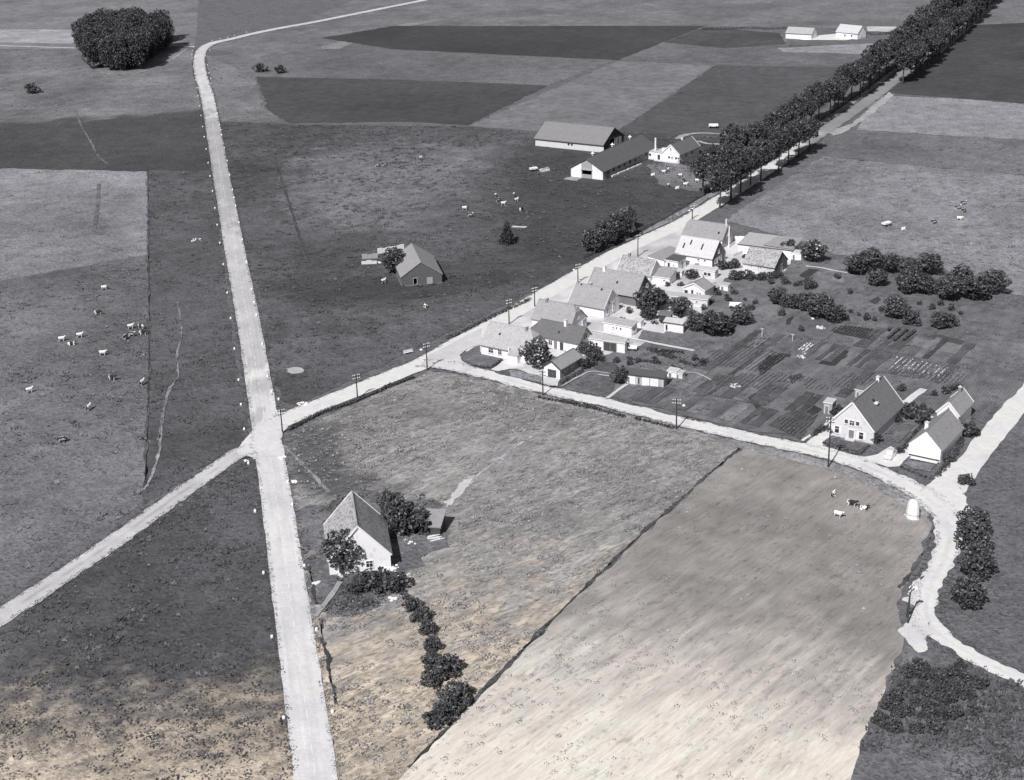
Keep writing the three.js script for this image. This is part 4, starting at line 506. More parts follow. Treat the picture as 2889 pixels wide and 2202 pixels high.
// ---------------------------------------------------------------- trees, hedges, grass
const LEAF = new THREE.MeshStandardMaterial({ color: white, roughness: 0.95, vertexColors: true, side: THREE.DoubleSide });
const BARK = M(alb(0.07), T_wood, { bs: 0.02 });
const ORD = (n) => { const w = ['zeroth', 'first', 'second', 'third', 'fourth', 'fifth', 'sixth', 'seventh', 'eighth', 'ninth', 'tenth', 'eleventh', 'twelfth']; if (n < w.length) return w[n]; const t = n % 100, u = n % 10; return n + (t > 10 && t < 14 ? 'th' : u === 1 ? 'st' : u === 2 ? 'nd' : u === 3 ? 'rd' : 'th'); };
function leafGeo(lobes, n, size, seed, dark = 0.055, tint = COOL) {
  const r = rng(seed), pos = [], col = [], tot = lobes.reduce((s, l) => s + l[3] * l[3], 0), q = new THREE.Quaternion(), e = new THREE.Euler();
  for (const [lx, ly, lz, lr, sq = 1] of lobes) {
    const k = Math.round(n * lr * lr / tot);
    for (let i = 0; i < k; i++) {
      const u = r() * 2 - 1, a = r() * Math.PI * 2, h = Math.sqrt(1 - u * u), rad = lr * (0.62 + 0.42 * Math.pow(r(), 0.7)), d = V(h * Math.cos(a), u, h * Math.sin(a));
      const c = V(lx + d.x * rad, ly + d.y * rad * sq, lz + d.z * rad), s = size * (0.6 + 0.8 * r());
      e.set((r() - 0.5) * 2.4, r() * 6.28, (r() - 0.5) * 2.4); q.setFromEuler(e);
      const p = [[-0.5, 0, 0], [0, 0, -0.42], [0.62, 0.1, 0], [0, 0, 0.42]].map((v) => V(...v).multiplyScalar(s).applyQuaternion(q).add(c));
      const b = dark * (0.45 + 0.95 * r() + (r() < 0.16 ? 1.6 : 0));
      for (const j of [0, 1, 2, 0, 2, 3]) { pos.push(p[j].x, p[j].y, p[j].z); col.push(b * tint[0], b * tint[1], b * tint[2]); }
    }
  }
  const g = new THREE.BufferGeometry(); g.setAttribute('position', new THREE.Float32BufferAttribute(pos, 3)); g.setAttribute('color', new THREE.Float32BufferAttribute(col, 3)); g.computeVertexNormals(); return g;
}
function limbs(h, r, crownY, spread, seed) {
  const q = rng(seed), parts = [], mid = V((q() - 0.5) * 0.3, h * 0.5, (q() - 0.5) * 0.3), top = V((q() - 0.5) * 0.5, h, (q() - 0.5) * 0.5);
  parts.push(bar(V(0, -0.4, 0), mid, r * 1.15, r * 0.85, 8), bar(mid, top, r * 0.86, r * 0.6, 8));
  for (let i = 0; i < 6; i++) { const a = i * 1.05 + q(), b = V(Math.cos(a) * spread * (0.45 + 0.3 * q()), crownY + (q() - 0.3) * spread * 0.7, Math.sin(a) * spread * (0.45 + 0.3 * q())), s = top.clone().lerp(mid, q() * 0.4), m = s.clone().lerp(b, 0.5); m.y += 0.25; parts.push(bar(s, m, r * 0.5, r * 0.34, 5), bar(m, b, r * 0.34, r * 0.12, 5)); }
  return merge(parts);
}
function lobesFor(cy, rx, ry, n, seed, k = 0.5) { const q = rng(seed), out = []; for (let i = 0; i < n; i++) { const a = i * 2.4 + q() * 0.8, t = (i + 0.5) / n * 2 - 1, h = Math.sqrt(Math.max(0, 1 - t * t)) * (0.55 + 0.25 * q()); out.push([Math.cos(a) * rx * h, cy + t * ry * 0.68, Math.sin(a) * rx * h, rx * k * (0.75 + 0.5 * q()), Math.min(1.15, ry / rx)]); } return out; }
const trees = {};
function protoTree(key, { h, r, cy, rx, ry, n, leaf, lobes = 11, k = 0.5, dark = 0.05, seed }) {
  trees[key] = [0, 1, 2].map((v) => ({ trunk: limbs(h, r, cy, rx, seed + v * 7), crown: leafGeo(lobesFor(cy, rx, ry, lobes, seed + v * 13, k), n, leaf, seed + v * 31, dark) }));
}
protoTree('elm', { h: 7, r: 0.3, cy: 9.9, rx: 4.2, ry: 4.4, n: 2500, leaf: 0.58, seed: 101, lobes: 13, k: 0.42, dark: 0.066 });
protoTree('dense', { h: 5, r: 0.3, cy: 7.4, rx: 4.4, ry: 6.2, n: 3000, leaf: 0.62, seed: 151, lobes: 14, dark: 0.055 });
protoTree('round', { h: 2.2, r: 0.2, cy: 3.6, rx: 2.8, ry: 2.7, n: 1500, leaf: 0.44, seed: 201, lobes: 13, k: 0.42, dark: 0.074 });
protoTree('bush', { h: 0.8, r: 0.1, cy: 1.2, rx: 1.5, ry: 1.2, n: 620, leaf: 0.36, seed: 301, lobes: 7, k: 0.55, dark: 0.064 });
protoTree('shrub', { h: 0.4, r: 0.05, cy: 0.5, rx: 0.65, ry: 0.55, n: 170, leaf: 0.26, seed: 401, lobes: 5, k: 0.6, dark: 0.06 });
protoTree('blossom', { h: 2.0, r: 0.18, cy: 3.6, rx: 2.9, ry: 2.6, n: 1100, leaf: 0.55, seed: 501, dark: 0.06 });
{ // blossoming trees carry pale clusters
  for (const t of trees.blossom) { const c = t.crown.attributes.color, q = rng(77); for (let i = 0; i < c.count; i += 6) if (q() < 0.16) for (let j = 0; j < 6; j++) c.setXYZ(i + j, 0.5, 0.5, 0.5); }
  const cone = []; for (let i = 0; i < 12; i++) { const t = i / 11; cone.push([0, 0.7 + t * 5.6, 0, 2.0 * (1 - t) + 0.25, 0.5]); } trees.conifer = [{ trunk: cyl(0.2, 0.05, 6, 6, 0, -0.3), crown: leafGeo(cone, 1500, 0.42, 611, 0.04) }];
}
let treeSeed = 0;
function tree(kind, name, label, category, x, z, s = 1, group, sy = 1) {
  const v = trees[kind][treeSeed++ % trees[kind].length], g = thing(name, label, category, x, groundY(x, z), z, (treeSeed * 2.399) % 6.28, group);
  g.scale.set(s, s * sy, s); mesh(kind === 'shrub' || kind === 'bush' ? 'stem' : 'trunk', v.trunk, BARK, g); mesh(kind === 'shrub' || kind === 'bush' ? 'foliage' : 'crown', v.crown, LEAF, g); return g;
}
// the avenue
const AV = 'trees of the avenue along the northern road';
[...[[67.78, -459.76], [72.69, -469.17], [77.17, -477.92], [82.04, -487.88], [86.48, -493.63], [94.86, -507.02], [99.91, -515.65], [105.44, -526.03], [110.68, -533.71]]].forEach(([x, z], i) => tree('elm', 'avenue_tree', `${ORD(i + 1)} tree from the village on the east side of the avenue`, 'tree', x, z, (i === 1 ? 1.05 : 0.84) + 0.26 * R0(), AV, 0.95 + 0.2 * R0()));
{
  const left = offsetLine(villageLine, -6.6), start = [69.73, -475.21], k0 = left.findIndex((p) => p[1] < start[1]);
  along(left.slice(k0), 9.0).forEach((p, i) => { if (p.z < -1010) return; tree('elm', 'avenue_tree', `${ORD(i + 1)} tree from the village on the west side of the avenue`, 'tree', p.x + (R0() - 0.5) * 2.4, p.z + (R0() - 0.5) * 2.4, 0.82 + 0.36 * R0() + 0.12 * smooth(-600, -720, p.z), AV, 0.92 + 0.25 * R0()); });
  const right = offsetLine(villageLine, 6.4), s2 = [172.43, -655.79], k1 = right.findIndex((p) => p[1] < s2[1]);
  along(right.slice(k1), 9.5).forEach((p, i) => { if (p.z < -1010) return; tree('elm', 'avenue_tree', `${ORD(i + 1)} tree beyond the field gate on the far avenue's east side`, 'tree', p.x + (R0() - 0.5) * 2.4, p.z + (R0() - 0.5) * 2.4, 0.9 + 0.34 * R0(), AV, 0.92 + 0.25 * R0()); });
}
// the copse by the bend of the main road
{
  const poly = [[-225.41, -815.01], [-208.44, -765.94], [-193.51, -749.52], [-185.36, -751.81], [-180.97, -768.35], [-178.85, -790.1], [-182.95, -828.89], [-191.49, -858.79], [-205.46, -877.8], [-226.19, -887.54], [-236.95, -873.16], [-233.37, -846.15]], b = bounds(poly), q = rng(5), pts = [];
  for (let x = b[0]; x < b[2]; x += 7.6) for (let z = b[1]; z < b[3]; z += 7.6) { const px = x + (q() - 0.5) * 4, pz = z + (q() - 0.5) * 4; if (inPoly(poly, px, pz)) pts.push([px, pz]); }
  pts.sort((a, c) => a[0] - c[0]).forEach(([x, z], i) => tree('dense', 'copse_tree', `${ORD(i + 1)} tree from the left in the dense dark copse by the road bend`, 'tree', x, z, 1.0 + 0.28 * q(), 'trees of the copse'));
}
// single trees
const SCRUB = [[58.68, -182.37], [61.58, -183.25], [64.24, -190.04], [62.75, -189.57], [57.72, -179.88], [61.41, -189.1], [59.27, -187.33], [60.12, -192.21], [58.41, -190.36], [62.96, -184.47], [55.33, -180.76], [54.06, -180.32], [59.45, -184.66], [53.11, -182.41], [66.37, -192.14], [66.25, -189.11], [64.74, -187.03], [59.65, -180.53], [60.8, -179.46], [57.5, -183.47], [57.6, -186.08], [60.98, -186.43], [62.3, -186.89], [60.06, -189.72], [56.61, -187.47], [54.49, -184.41], [62.23, -179.89], [65.15, -184.36], [64.89, -180.51], [67.69, -186.87], [50.99, -178.48], [52.34, -176.93], [55.61, -176.27], [58.43, -176.13]];
for (const [kind, label, p, s, sy] of [
  ['round', 'dark round tree covering the derelict barn corner', [-32.37, -401.06], 1.25, 1.3], ['conifer', 'dark pointed conifer alone in the middle pasture', [-0.11, -427.41], 1.15],
  ['round', 'tall bushy tree nearest the street in the roadside thicket', [24.05, -415.32], 1.2], ['round', 'middle bushy tree of the roadside thicket by the street', [28.95, -421.37], 1.35], ['round', 'rear bushy tree of the roadside thicket by the street', [34.48, -428.91], 1.4], ['round', 'low bushy tree on the northern end of the roadside thicket', [36.43, -438.53], 1.15],
  ['blossom', 'dark tree with pale blossom in front of the dark roofed house', [5.87, -323.67], 1.2, 1.25],
  ['round', 'tall garden tree left of the three panel shed', [24.29, -311.84], 0.72, 1.25], ['round', 'large orchard tree beside the brick house gable', [35.78, -360.6], 1.35, 1.1], ['round', 'orchard tree between brick house and long low shed', [38.48, -364.43], 1.05], ['round', 'round tree in front of the long low pale shed', [42.99, -357.41], 1.1], ['bush', 'bushy tree by the tiny dark hut', [34.97, -355.67], 1.4],
  ['round', 'widest dark garden tree right of the white roofed hut', [49.68, -341.94], 1.4], ['round', 'dark garden tree touching the widest one on its left', [46, -345.54], 1.0], ['round', 'dark garden tree behind the widest one', [57.72, -349.47], 1.05], ['bush', 'bushy garden tree at the right end of the hut group', [53.25, -345.71], 1.5],
  ['blossom', 'leafy tree with pale blossom at the long outbuilding end', [85.48, -400.15], 1.25], ['bush', 'small dark tree before the long outbuilding wall', [80.11, -406.17], 1.5, 1.4],
  ['round', 'big dark tree in the centre of the upper gardens', [77.49, -352.55], 1.35], ['round', 'dark tree left of the big central garden tree', [75.72, -358.48], 1.05], ['round', 'spreading tree right of the big central garden tree', [80.49, -349.05], 1.1], ['round', 'smaller garden tree west of the big central one', [69.15, -364.18], 0.95], ['bush', 'low dark tree between the two central garden trees', [72.46, -361.31], 1.6],
  ['round', 'leftmost tree of the large orchard by the pasture', [94.34, -387.1], 1.2], ['round', 'orchard tree behind the leftmost one by the pasture', [99.24, -389.5], 1.35], ['round', 'orchard tree above the pale gap in the large orchard', [104.4, -388], 1.2], ['round', 'front orchard tree left of the pale gap', [97.87, -376.44], 1.0], ['round', 'orchard tree with small bright gap beside it', [108.28, -382.83], 1.15], ['round', 'tallest orchard tree at the pasture corner', [113.77, -385.13], 1.35], ['round', 'broad orchard tree in the front row centre', [104.81, -369.45], 1.3], ['round', 'broad orchard tree next right in the front row', [108.6, -369.08], 1.15], ['round', 'orchard tree near the right edge, front row', [113.09, -363.4], 1.35], ['round', 'orchard tree near the right edge, back row', [118.51, -371.68], 1.35], ['round', 'orchard tree cut by the right edge', [119.48, -362.79], 1.4], ['round', 'orchard tree outside right margin', [125.57, -367.43], 1.4],
  ['round', 'dark lone tree above the diagonal vegetable rows', [96.51, -350.78], 1.2], ['bush', 'bush right of the lone tree above vegetable rows', [99.18, -345.75], 1.5], ['round', 'lone tree in the far right gardens', [105.23, -342.07], 0.95], ['bush', 'bush beside the far right garden tree', [107.94, -343.38], 1.3],
  ['bush', 'round dark shrub on the upper lawn edge', [80.24, -377.27], 1.1],
  ['round', 'tree pressed against the right side of the old farmhouse', [-21.42, -241.82], 1.0, 1.5], ['round', 'tree behind the ridge of the old farmhouse', [-23.36, -249.67], 0.9, 1.2], ['round', 'leafy tree hiding the left front of the old farmhouse', [-30.2, -228.27], 1.3, 1.3], ['round', 'dark tree at the front wall of the old farmhouse', [-27.17, -229.49], 0.6, 1.3], ['bush', 'dark bush left of the open sided hut', [-18.4, -242.96], 1.9], ['bush', 'bush between farmhouse tree and open sided hut', [-19.83, -242.61], 1.7], ['bush', 'left bush of the thicket before old farmhouse', [-25.62, -222.29], 1.4], ['bush', 'middle bush of the thicket before old farmhouse', [-23.46, -221.39], 1.6], ['bush', 'right bush of the thicket before old farmhouse', [-21.18, -221.63], 1.5], ['bush', 'small bush west of the farmhouse thicket', [-27.45, -221.25], 0.9],
  ['bush', 'first bush of the hedge line running down from farmstead', [-17.68, -214.39], 0.9], ['bush', 'second bush of the hedge line running down from farmstead', [-16.04, -211.01], 1.0], ['bush', 'third bush of the hedge line running down from farmstead', [-14.84, -207.35], 0.9], ['bush', 'fourth bush of the hedge line below the farmstead', [-13.8, -201.89], 0.9], ['bush', 'fifth bush of the hedge line below the farmstead', [-13.83, -197.44], 0.95], ['bush', 'large dark bush leaning over the dry field ditch', [-11.38, -195.14], 1.35], ['bush', 'bush beside the large dark one at the ditch', [-13.23, -192.06], 1.0], ['bush', 'brownish bush nearest the bottom of the ditch', [-9.24, -187.4], 1.3], ['bush', 'bush in the corner where ditch meets hedge line', [-10.69, -184.49], 1.1], ['bush', 'lowest bush of the hedge line by the ditch', [-12.1, -181.66], 1.2],
  ['round', 'upper tree on the right bend of the lower road', [80.01, -232.75], 1.1], ['round', 'second tree down the right bend of the lower road', [78.83, -226.55], 1.15], ['round', 'third tree down the right bend of the lower road', [76.6, -219.1], 1.1], ['round', 'lowest tree inside the right bend of the lower road', [72.56, -209.47], 1.0], ['bush', 'bush at the corner of the side drive', [85.98, -255.33], 0.9], ['bush', 'bush by the drive beyond the white barn', [92.87, -277.92], 1.3],
  ...SCRUB.map((q, i) => ['bush', `${ORD(i + 1)} dark scrub bush in the bottom right corner`, SCRUB[i], 0.5 + 0.35 * hash2(i, 9)]),
  ['bush', 'larger bush on the field corner north of the main road', [-119.33, -740.69], 2.0], ['bush', 'smaller bush right of it on the far field corner', [-108.51, -735.56], 1.7], ['bush', 'dark bush at the left edge of the far meadow', [-220.07, -701.3], 2.0],
  ['bush', 'dark round bush behind the pale cottage', [83.33, -288.27], 1.4], ['bush', 'bush along the cottage side garden', [85.47, -284.62], 1.2], ['bush', 'bush next to the light car', [77.04, -270.31], 0.6], ['bush', 'dark bush right of the white blank gable', [85.54, -265.73], 0.7], ['bush', 'bush left of the cottage front door', [66, -280.87], 0.9], ['bush', 'bush at the right corner of the cottage front', [73.55, -276.24], 0.9],
  ['bush', 'dark bush behind the small white garage', [17.39, -323.15], 1.1], ['bush', 'bush between garage and flat roofed shed', [19.4, -327.29], 1.1], ['bush', 'leafy bush under the white gable of dark roofed house', [17.73, -332.03], 1.3], ['bush', 'bush by the wide dark boarded doors', [20.02, -330.88], 1.0],
  ['bush', 'shrubby tree by the hen house door', [59.51, -395.39], 1.1], ['bush', 'shrubby tree right of the hen house', [62.59, -396.13], 1.1], ['bush', 'dark garden bush left of the hen house window', [49.86, -388.13], 1.1], ['bush', 'first bush below the blotchy roofed stable', [61.98, -385.9], 1.2], ['bush', 'second bush below the blotchy roofed stable', [65.15, -385.58], 1.1], ['bush', 'third bush below the blotchy roofed stable', [68.22, -384.77], 0.9], ['bush', 'fourth bush below the blotchy roofed stable', [71.93, -385.91], 0.9], ['bush', 'fifth bush right of the blotchy roofed stable', [74.35, -380.69], 0.8], ['bush', 'dark bush on the lawn beyond the stable', [79.74, -375.77], 0.9],
]) tree(kind, kind === 'bush' ? 'bush' : kind === 'conifer' ? 'conifer' : 'tree', label, kind === 'bush' ? 'bush' : 'tree', p[0], p[1], s * (kind === 'bush' ? 1.0 : /orchard|thicket/.test(label) ? 1.0 : 0.98), undefined, (sy || 1) * (kind === 'bush' ? 0.95 : kind === 'conifer' ? 1.0 : /thicket|road bend|lower road/.test(label) ? 0.95 : 0.74));
// small shrubs dotted through the gardens and round the huts
[...[[67.01, -405.35], [68.69, -401.9], [69.69, -387.14], [70.48, -381.07], [73.91, -386.72], [76.66, -378.5], [52.54, -397.16], [53.33, -388.79], [56.37, -388.48], [57.1, -378.48], [59.35, -373.47], [55.12, -372.93], [57.08, -368.07], [52.48, -366.67], [49.76, -361.5], [45.79, -387.52], [46.31, -381.5], [42.72, -381.86], [38.96, -368.89], [35.44, -362.85], [33.22, -363.96], [30.61, -360.64], [28.4, -354.73], [26.11, -350.69], [36.04, -351.47], [38.36, -352.1], [40.97, -350.17], [31.41, -350.2], [43.33, -355.94], [46.15, -355.68], [63.58, -364.7], [61.72, -360.37], [61.42, -367.66], [71.02, -363.99], [73.64, -365.56], [71.4, -343.24], [68.59, -355.32], [42.93, -325.46], [44.73, -323.09], [27.5, -323.83], [29.72, -325.11], [33.82, -324.03], [25.9, -320.33], [24.48, -325.56], [21.38, -326.57], [37.4, -320.8], [38.36, -317.85]], ...[[92.56, -403.21], [94.17, -405.11], [86.22, -355.83], [87.78, -353.22], [88.87, -349.88], [90.76, -348.9], [94.3, -355.9], [100.91, -362.85], [104.78, -359.93], [107.06, -356.35], [110.07, -359.42], [111.55, -355.1], [112.96, -351.68], [89.58, -370.94], [89, -383.83], [76.52, -378.55], [77.81, -379.34]], ...[[76.16, -301.95], [76.71, -299.59], [81.77, -296.33], [85.6, -302.93], [78.63, -286.17], [79.97, -288.2], [80.55, -285.49], [85.62, -292.12], [87.29, -291.98], [88.37, -289.71], [91.91, -299.51], [94.78, -300.43], [96.33, -302.05], [98.16, -303.08], [67.9, -279.19], [68.86, -277.09], [72.41, -278.34], [73.33, -278.78], [61.95, -280.15], [63.06, -281.6], [64.29, -282.55], [68.4, -290.19], [69.6, -292.83], [92.97, -280.86], [91.54, -277.39], [89.36, -274.05], [86.29, -268.92]]].sort((a, b) => a[0] - b[0]).forEach(([x, z], i) => { if (groundY(x, z) < 0.001) return; tree('shrub', 'garden_shrub', `${ORD(i + 1)} small shrub from the left in the village gardens`, 'shrub', x, z, 0.8 + 0.7 * hash2(i, 4), 'small shrubs in the village gardens'); });
// hedges: each a thing of leaves round a woody core
function hedge(label, line, h, w, seed, dark = 0.05) {
  const pts = along(smoothLine(line, 6), 0.5), g = thing('hedge', label, 'hedge', pts[0].x, groundY(pts[0].x, pts[0].z), pts[0].z), lobes = pts.filter((_, i) => i % 2 === 0).map((p, i) => [p.x - pts[0].x + (hash2(i, seed) - 0.5) * w * 0.3, h * (0.45 + 0.15 * hash2(i, seed + 1)), p.z - pts[0].z + (hash2(i, seed + 2) - 0.5) * w * 0.3, Math.max(h, w) * 0.5, h / Math.max(h, w)]);
  mesh('foliage', leafGeo(lobes, Math.min(5200, Math.round(lobes.length * 34)), 0.3, seed, dark), LEAF, g);
  mesh('stems', merge(pts.filter((_, i) => i % 4 === 0).map((p) => bar(V(p.x - pts[0].x, -0.2, p.z - pts[0].z), V(p.x - pts[0].x, h * 0.7, p.z - pts[0].z), 0.05, 0.03, 4))), BARK, g);
}
hedge('dark hedge bordering the pasture along the village street, northern stretch', [[21.9, -410.41], [27.56, -417.56], [36, -428.74], [45.07, -442.63]], 1.0, 1.5, 11);
hedge('dark hedge bordering the pasture along the village street, southern stretch', [[-15.43, -345.38], [-10.67, -351.32], [-4.89, -360.04], [1.13, -367.74], [5.8, -373.95]], 0.9, 1.3, 12);
hedge('clipped dark hedge in front of the white farmhouse', [[61.35, -523.99], [64.25, -521.74], [68.25, -519.37], [71.5, -515.9]], 1.0, 1.2, 13);
hedge('dark field hedge on the far northern boundary', [[111.48, -831.88], [127.35, -831.18], [137.15, -830.7], [146.91, -825.63], [156.37, -827.76]], 1.3, 1.8, 14);
hedge('hedge behind the far white house', [[190.19, -803.37], [198.91, -796.77], [208.98, -802]], 1.3, 2.0, 15);
hedge('garden hedge between pale cottage and white barn', [[78.21, -271.66], [81.11, -276.42], [84.18, -281.62], [87.35, -287]], 0.9, 1.0, 16);
hedge('flowering border along the drive right of white barn', [[81.41, -259.22], [83.57, -262.03], [86.62, -267.05], [89.14, -271.71], [91.17, -276.25]], 0.8, 1.4, 17, 0.07);
hedge('dark hedge edging the lower road verge, western stretch', [[6.15, -304.92], [7.53, -303.98], [11.2, -302.05], [14.19, -299.78], [17.88, -297.09]], 0.6, 0.9, 18);
hedge('dark hedge edging the lower road verge, middle stretch', [[10.92, -302.25], [15.73, -299.93], [20.79, -295.1], [24.44, -292.33]], 0.6, 1.0, 19);
hedge('dark hedge edging the lower road verge, eastern stretch', [[26.27, -291.27], [30.51, -288.21], [33.78, -285.57]], 0.5, 0.9, 20);
hedge('dark hedge along the street south verge by the meadow corner', [[-47.24, -291.84], [-41.04, -300.92], [-35.84, -305.15], [-30.61, -310.87], [-27.74, -314.85], [-22.7, -319.47]], 0.7, 1.0, 21);
hedge('plants along the left side of garage garden', [[11.39, -313.82], [13.96, -317.12], [16.74, -320.47]], 0.8, 1.1, 22, 0.06);
hedge('rose hedge of the corner house front garden', [[-9.18, -326.33], [-7.51, -325.26], [-5.52, -324.63], [-4.53, -325.01], [-3.2, -327.68], [-2.02, -329.46]], 0.6, 0.8, 23, 0.08);
hedge('low hedge round the cottage front lawn', [[63.15, -276.02], [64.73, -273.92], [66.64, -271.58], [68.73, -270.22], [71.89, -274.37]], 0.5, 0.7, 24, 0.08);
hedge('flower hedge before the white blank gable', [[75.71, -263.69], [76.18, -262.83], [77.51, -260.84], [78.88, -259.13], [80.16, -257.98]], 0.5, 0.6, 25, 0.08);
hedge('ragged dark scrub strip running down from the old farmstead', [[-19.76, -220.9], [-17.79, -216.49], [-15.87, -211.81], [-14.23, -207.7], [-13.64, -203.02], [-14.25, -197.83], [-13.68, -193.49], [-12, -189.92], [-11.11, -186.16]], 0.7, 1.7, 29, 0.06);
hedge('dark hedge of the side garden near lower gardens', [[33.13, -333.13], [34.95, -329.91], [37.35, -327.44], [39.41, -326.88]], 0.9, 1.6, 26);
hedge('raspberry hedge row across the middle gardens', [[27.55, -327.53], [31.06, -325.37], [35.31, -323.16]], 0.7, 1.0, 27);
hedge('bushy hedge end of the middle gardens', [[39.63, -324.27], [41.96, -321.87], [45.22, -320.86]], 0.9, 1.3, 28);

// tussocks of grass over the pastures: thousands, one object for each pasture
const VIS = [[-73.94, -167.18], [68.35, -160.28], [348.15, -973.44], [-392.75, -1160.16]];
const tuftGeo = (() => { const q = rng(9), pos = []; for (let i = 0; i < 9; i++) { const a = i * 0.7 + q(), r = 0.12 + 0.28 * q(), x = Math.cos(a) * r, z = Math.sin(a) * r, w = 0.16, h = 0.16 + 0.2 * q(); pos.push(x - Math.sin(a) * w, -0.03, z + Math.cos(a) * w, x + Math.sin(a) * w, -0.03, z - Math.cos(a) * w, x * 1.5, h, z * 1.5); } const g = new THREE.BufferGeometry(); g.setAttribute('position', new THREE.Float32BufferAttribute(pos, 3)); g.computeVertexNormals(); return g; })();
const TUFT = new THREE.MeshStandardMaterial({ color: white, roughness: 1, side: THREE.DoubleSide });
function tufts(key, density, t, o = {}) {
  const poly = FIELDS[key], b0 = bounds(poly), bv = bounds(VIS), b = [Math.max(b0[0], bv[0]), Math.max(b0[1], bv[1]), Math.min(b0[2], bv[2]), Math.min(b0[3], bv[3])], q = rng(o.seed || key.charCodeAt(1) * 31 + key.length), list = [], lvl = levels.find((l) => l.y && FIELDS[key] && Math.abs(l.b[0] - b0[0]) < 3 && Math.abs(l.b[2] - b0[2]) < 3 && Math.abs(l.b[3] - b0[3]) < 3);
  const n = Math.round((b[2] - b[0]) * (b[3] - b[1]) * density);
  for (let i = 0; i < n; i++) { const x = mix(b[0], b[2], q()), z = mix(b[1], b[3], q()); if (!inPoly(poly, x, z) || !inPoly(VIS, x, z)) continue; const c = fbm(x * 0.06 + 3, z * 0.06, 3) + 0.35 * fbm(x * 0.35, z * 0.35, 2); if (q() > clamp(0.5 + 1.2 * c)) continue; if (roads.some((r) => x > r.b[0] && x < r.b[2] && z > r.b[1] && z < r.b[3] && inPoly(r.p, x, z))) continue; list.push([x, z, q(), q(), q()]); }
  const im = new THREE.InstancedMesh(tuftGeo, TUFT, list.length), m = new THREE.Matrix4(), qq = new THREE.Quaternion(), col = new THREE.Color(), base = grey(t, o.tint || COOL);
  list.forEach(([x, z, a, s, k], i) => { const sc = (o.size || 1) * (0.6 + 1.1 * s * s); m.compose(V(x, (lvl ? lvl.y : 0.1), z), qq.setFromAxisAngle(V(0, 1, 0), a * 6.28), V(sc * (1 + 0.5 * k), sc * (0.7 + 0.5 * a), sc)); im.setMatrixAt(i, m); const v = k < (o.pale ?? 0.15) ? 1.15 + 0.45 * a : 0.4 + 0.55 * k; im.setColorAt(i, col.copy(base).multiplyScalar(v)); });
  im.name = nm('grass_tussocks'); im.userData.kind = 'stuff'; im.castShadow = im.receiveShadow = true; scene.add(im);
}
const roads = levels.filter((l) => l.y > 0.145);
tufts('l2', 0.03, 122); tufts('l4', 0.04, 140); tufts('l5', 0.20, 98); tufts('l6', 0.26, 118); tufts('l7', 0.9, 104, { size: 0.9 });
tufts('r3', 0.05, 120); tufts('r10', 0.34, 96); tufts('e4', 0.16, 134); tufts('e3', 0.06, 116);
tufts('t1', 1.3, 140, { size: 0.75, pale: 0.3, tint: NEUT }); tufts('t2', 0.6, 158, { size: 0.5, pale: 0.08, tint: NEUT }); tufts('t3', 2.6, 98, { size: 1.2 }); tufts('t4', 1.4, 84); tufts('g0', 0.5, 108, { size: 0.7, pale: 0.22 });

// grass creeping over the edges of the roads
{
  const list = [], q = rng(91);
  for (const [line, w, n] of [[mainLine, 5.9, 6], [trackLine, 4.4, 8], [villageLine, 6.2, 5], [lowerLine, 4.4, 7]]) for (const s of [-1, 1]) for (const p of along(offsetLine(line, s * w / 2), 0.45)) { if (!inPoly(VIS, p.x, p.z) || (line === villageLine && s > 0 && p.z < -305 && p.z > -480)) continue; for (let i = 0; i < n * 0.3; i++) { if (q() > 0.55 + 0.6 * fbm(p.x * 0.2, p.z * 0.2, 2)) continue; const o = (q() - 0.42) * 1.3 * s; list.push([p.x - p.d[1] * o, p.z + p.d[0] * o, q(), q()]); } }
  const im = new THREE.InstancedMesh(tuftGeo, TUFT, list.length), m = new THREE.Matrix4(), qq = new THREE.Quaternion(), base = grey(104), col = new THREE.Color();
  list.forEach(([x, z, a, k], i) => { const sc = 0.35 + 0.5 * k; m.compose(V(x, 0.14, z), qq.setFromAxisAngle(V(0, 1, 0), a * 6.28), V(sc, sc * 0.8, sc)); im.setMatrixAt(i, m); im.setColorAt(i, col.copy(base).multiplyScalar(0.5 + 0.9 * a)); });
  im.name = 'verge_grass'; im.userData.kind = 'stuff'; im.castShadow = im.receiveShadow = true; scene.add(im);
}

// ---------------------------------------------------------------- poles, stones, cows, car, small things
const POLE = M(alb(0.05), T_wood, { bs: 0.005 }), INS = M(alb(0.85), null, { rough: 0.25 });
function pole(label, [x, z, h], { turn = 0, lamp = 0, arms = 2, stay = null, name = 'telegraph_pole' } = {}) {
  const g = thing(name, label, 'pole', x, groundY(x, z), z, turn);
  mesh('shaft', cyl(0.17, 0.11, h + 0.5, 8, 0, -0.5), POLE, g);
  for (let i = 0; i < arms; i++) { const y = h - 0.25 - i * 0.75, a = mesh('crossarm', box(1.7, 0.12, 0.12, 0, y, 0.14), POLE, g); for (const u of [-0.75, -0.3, 0.3, 0.75]) mesh('insulator', merge([cyl(0.09, 0.11, 0.16, 8, u, y + 0.06, 0.14), cyl(0.11, 0.04, 0.14, 8, u, y + 0.22, 0.14)]), INS, a); }
  if (lamp) { const l = mesh('lamp_arm', bar(V(0, h - 1.4, 0), V(lamp * 1.5, h - 1.0, 0.3), 0.04), P_iron, g); mesh('lamp_shade', cyl(0.38, 0.16, 0.28, 12, lamp * 1.55, h - 1.18, 0.3), INS, l); }
  if (stay) { mesh('stay_strut', bar(V(stay[0], -0.4, stay[1]), V(0, h * 0.78, 0), 0.14, 0.11, 8), POLE, g); }
  return g;
}
pole('pole standing in the mouth of the village street at the crossroads', [-48.95, -290.09, 5.2], { turn: 0.5 });
pole('pole halfway between the crossroads and the village corner', [-34.55, -308.1, 5.85], { turn: 0.5 });
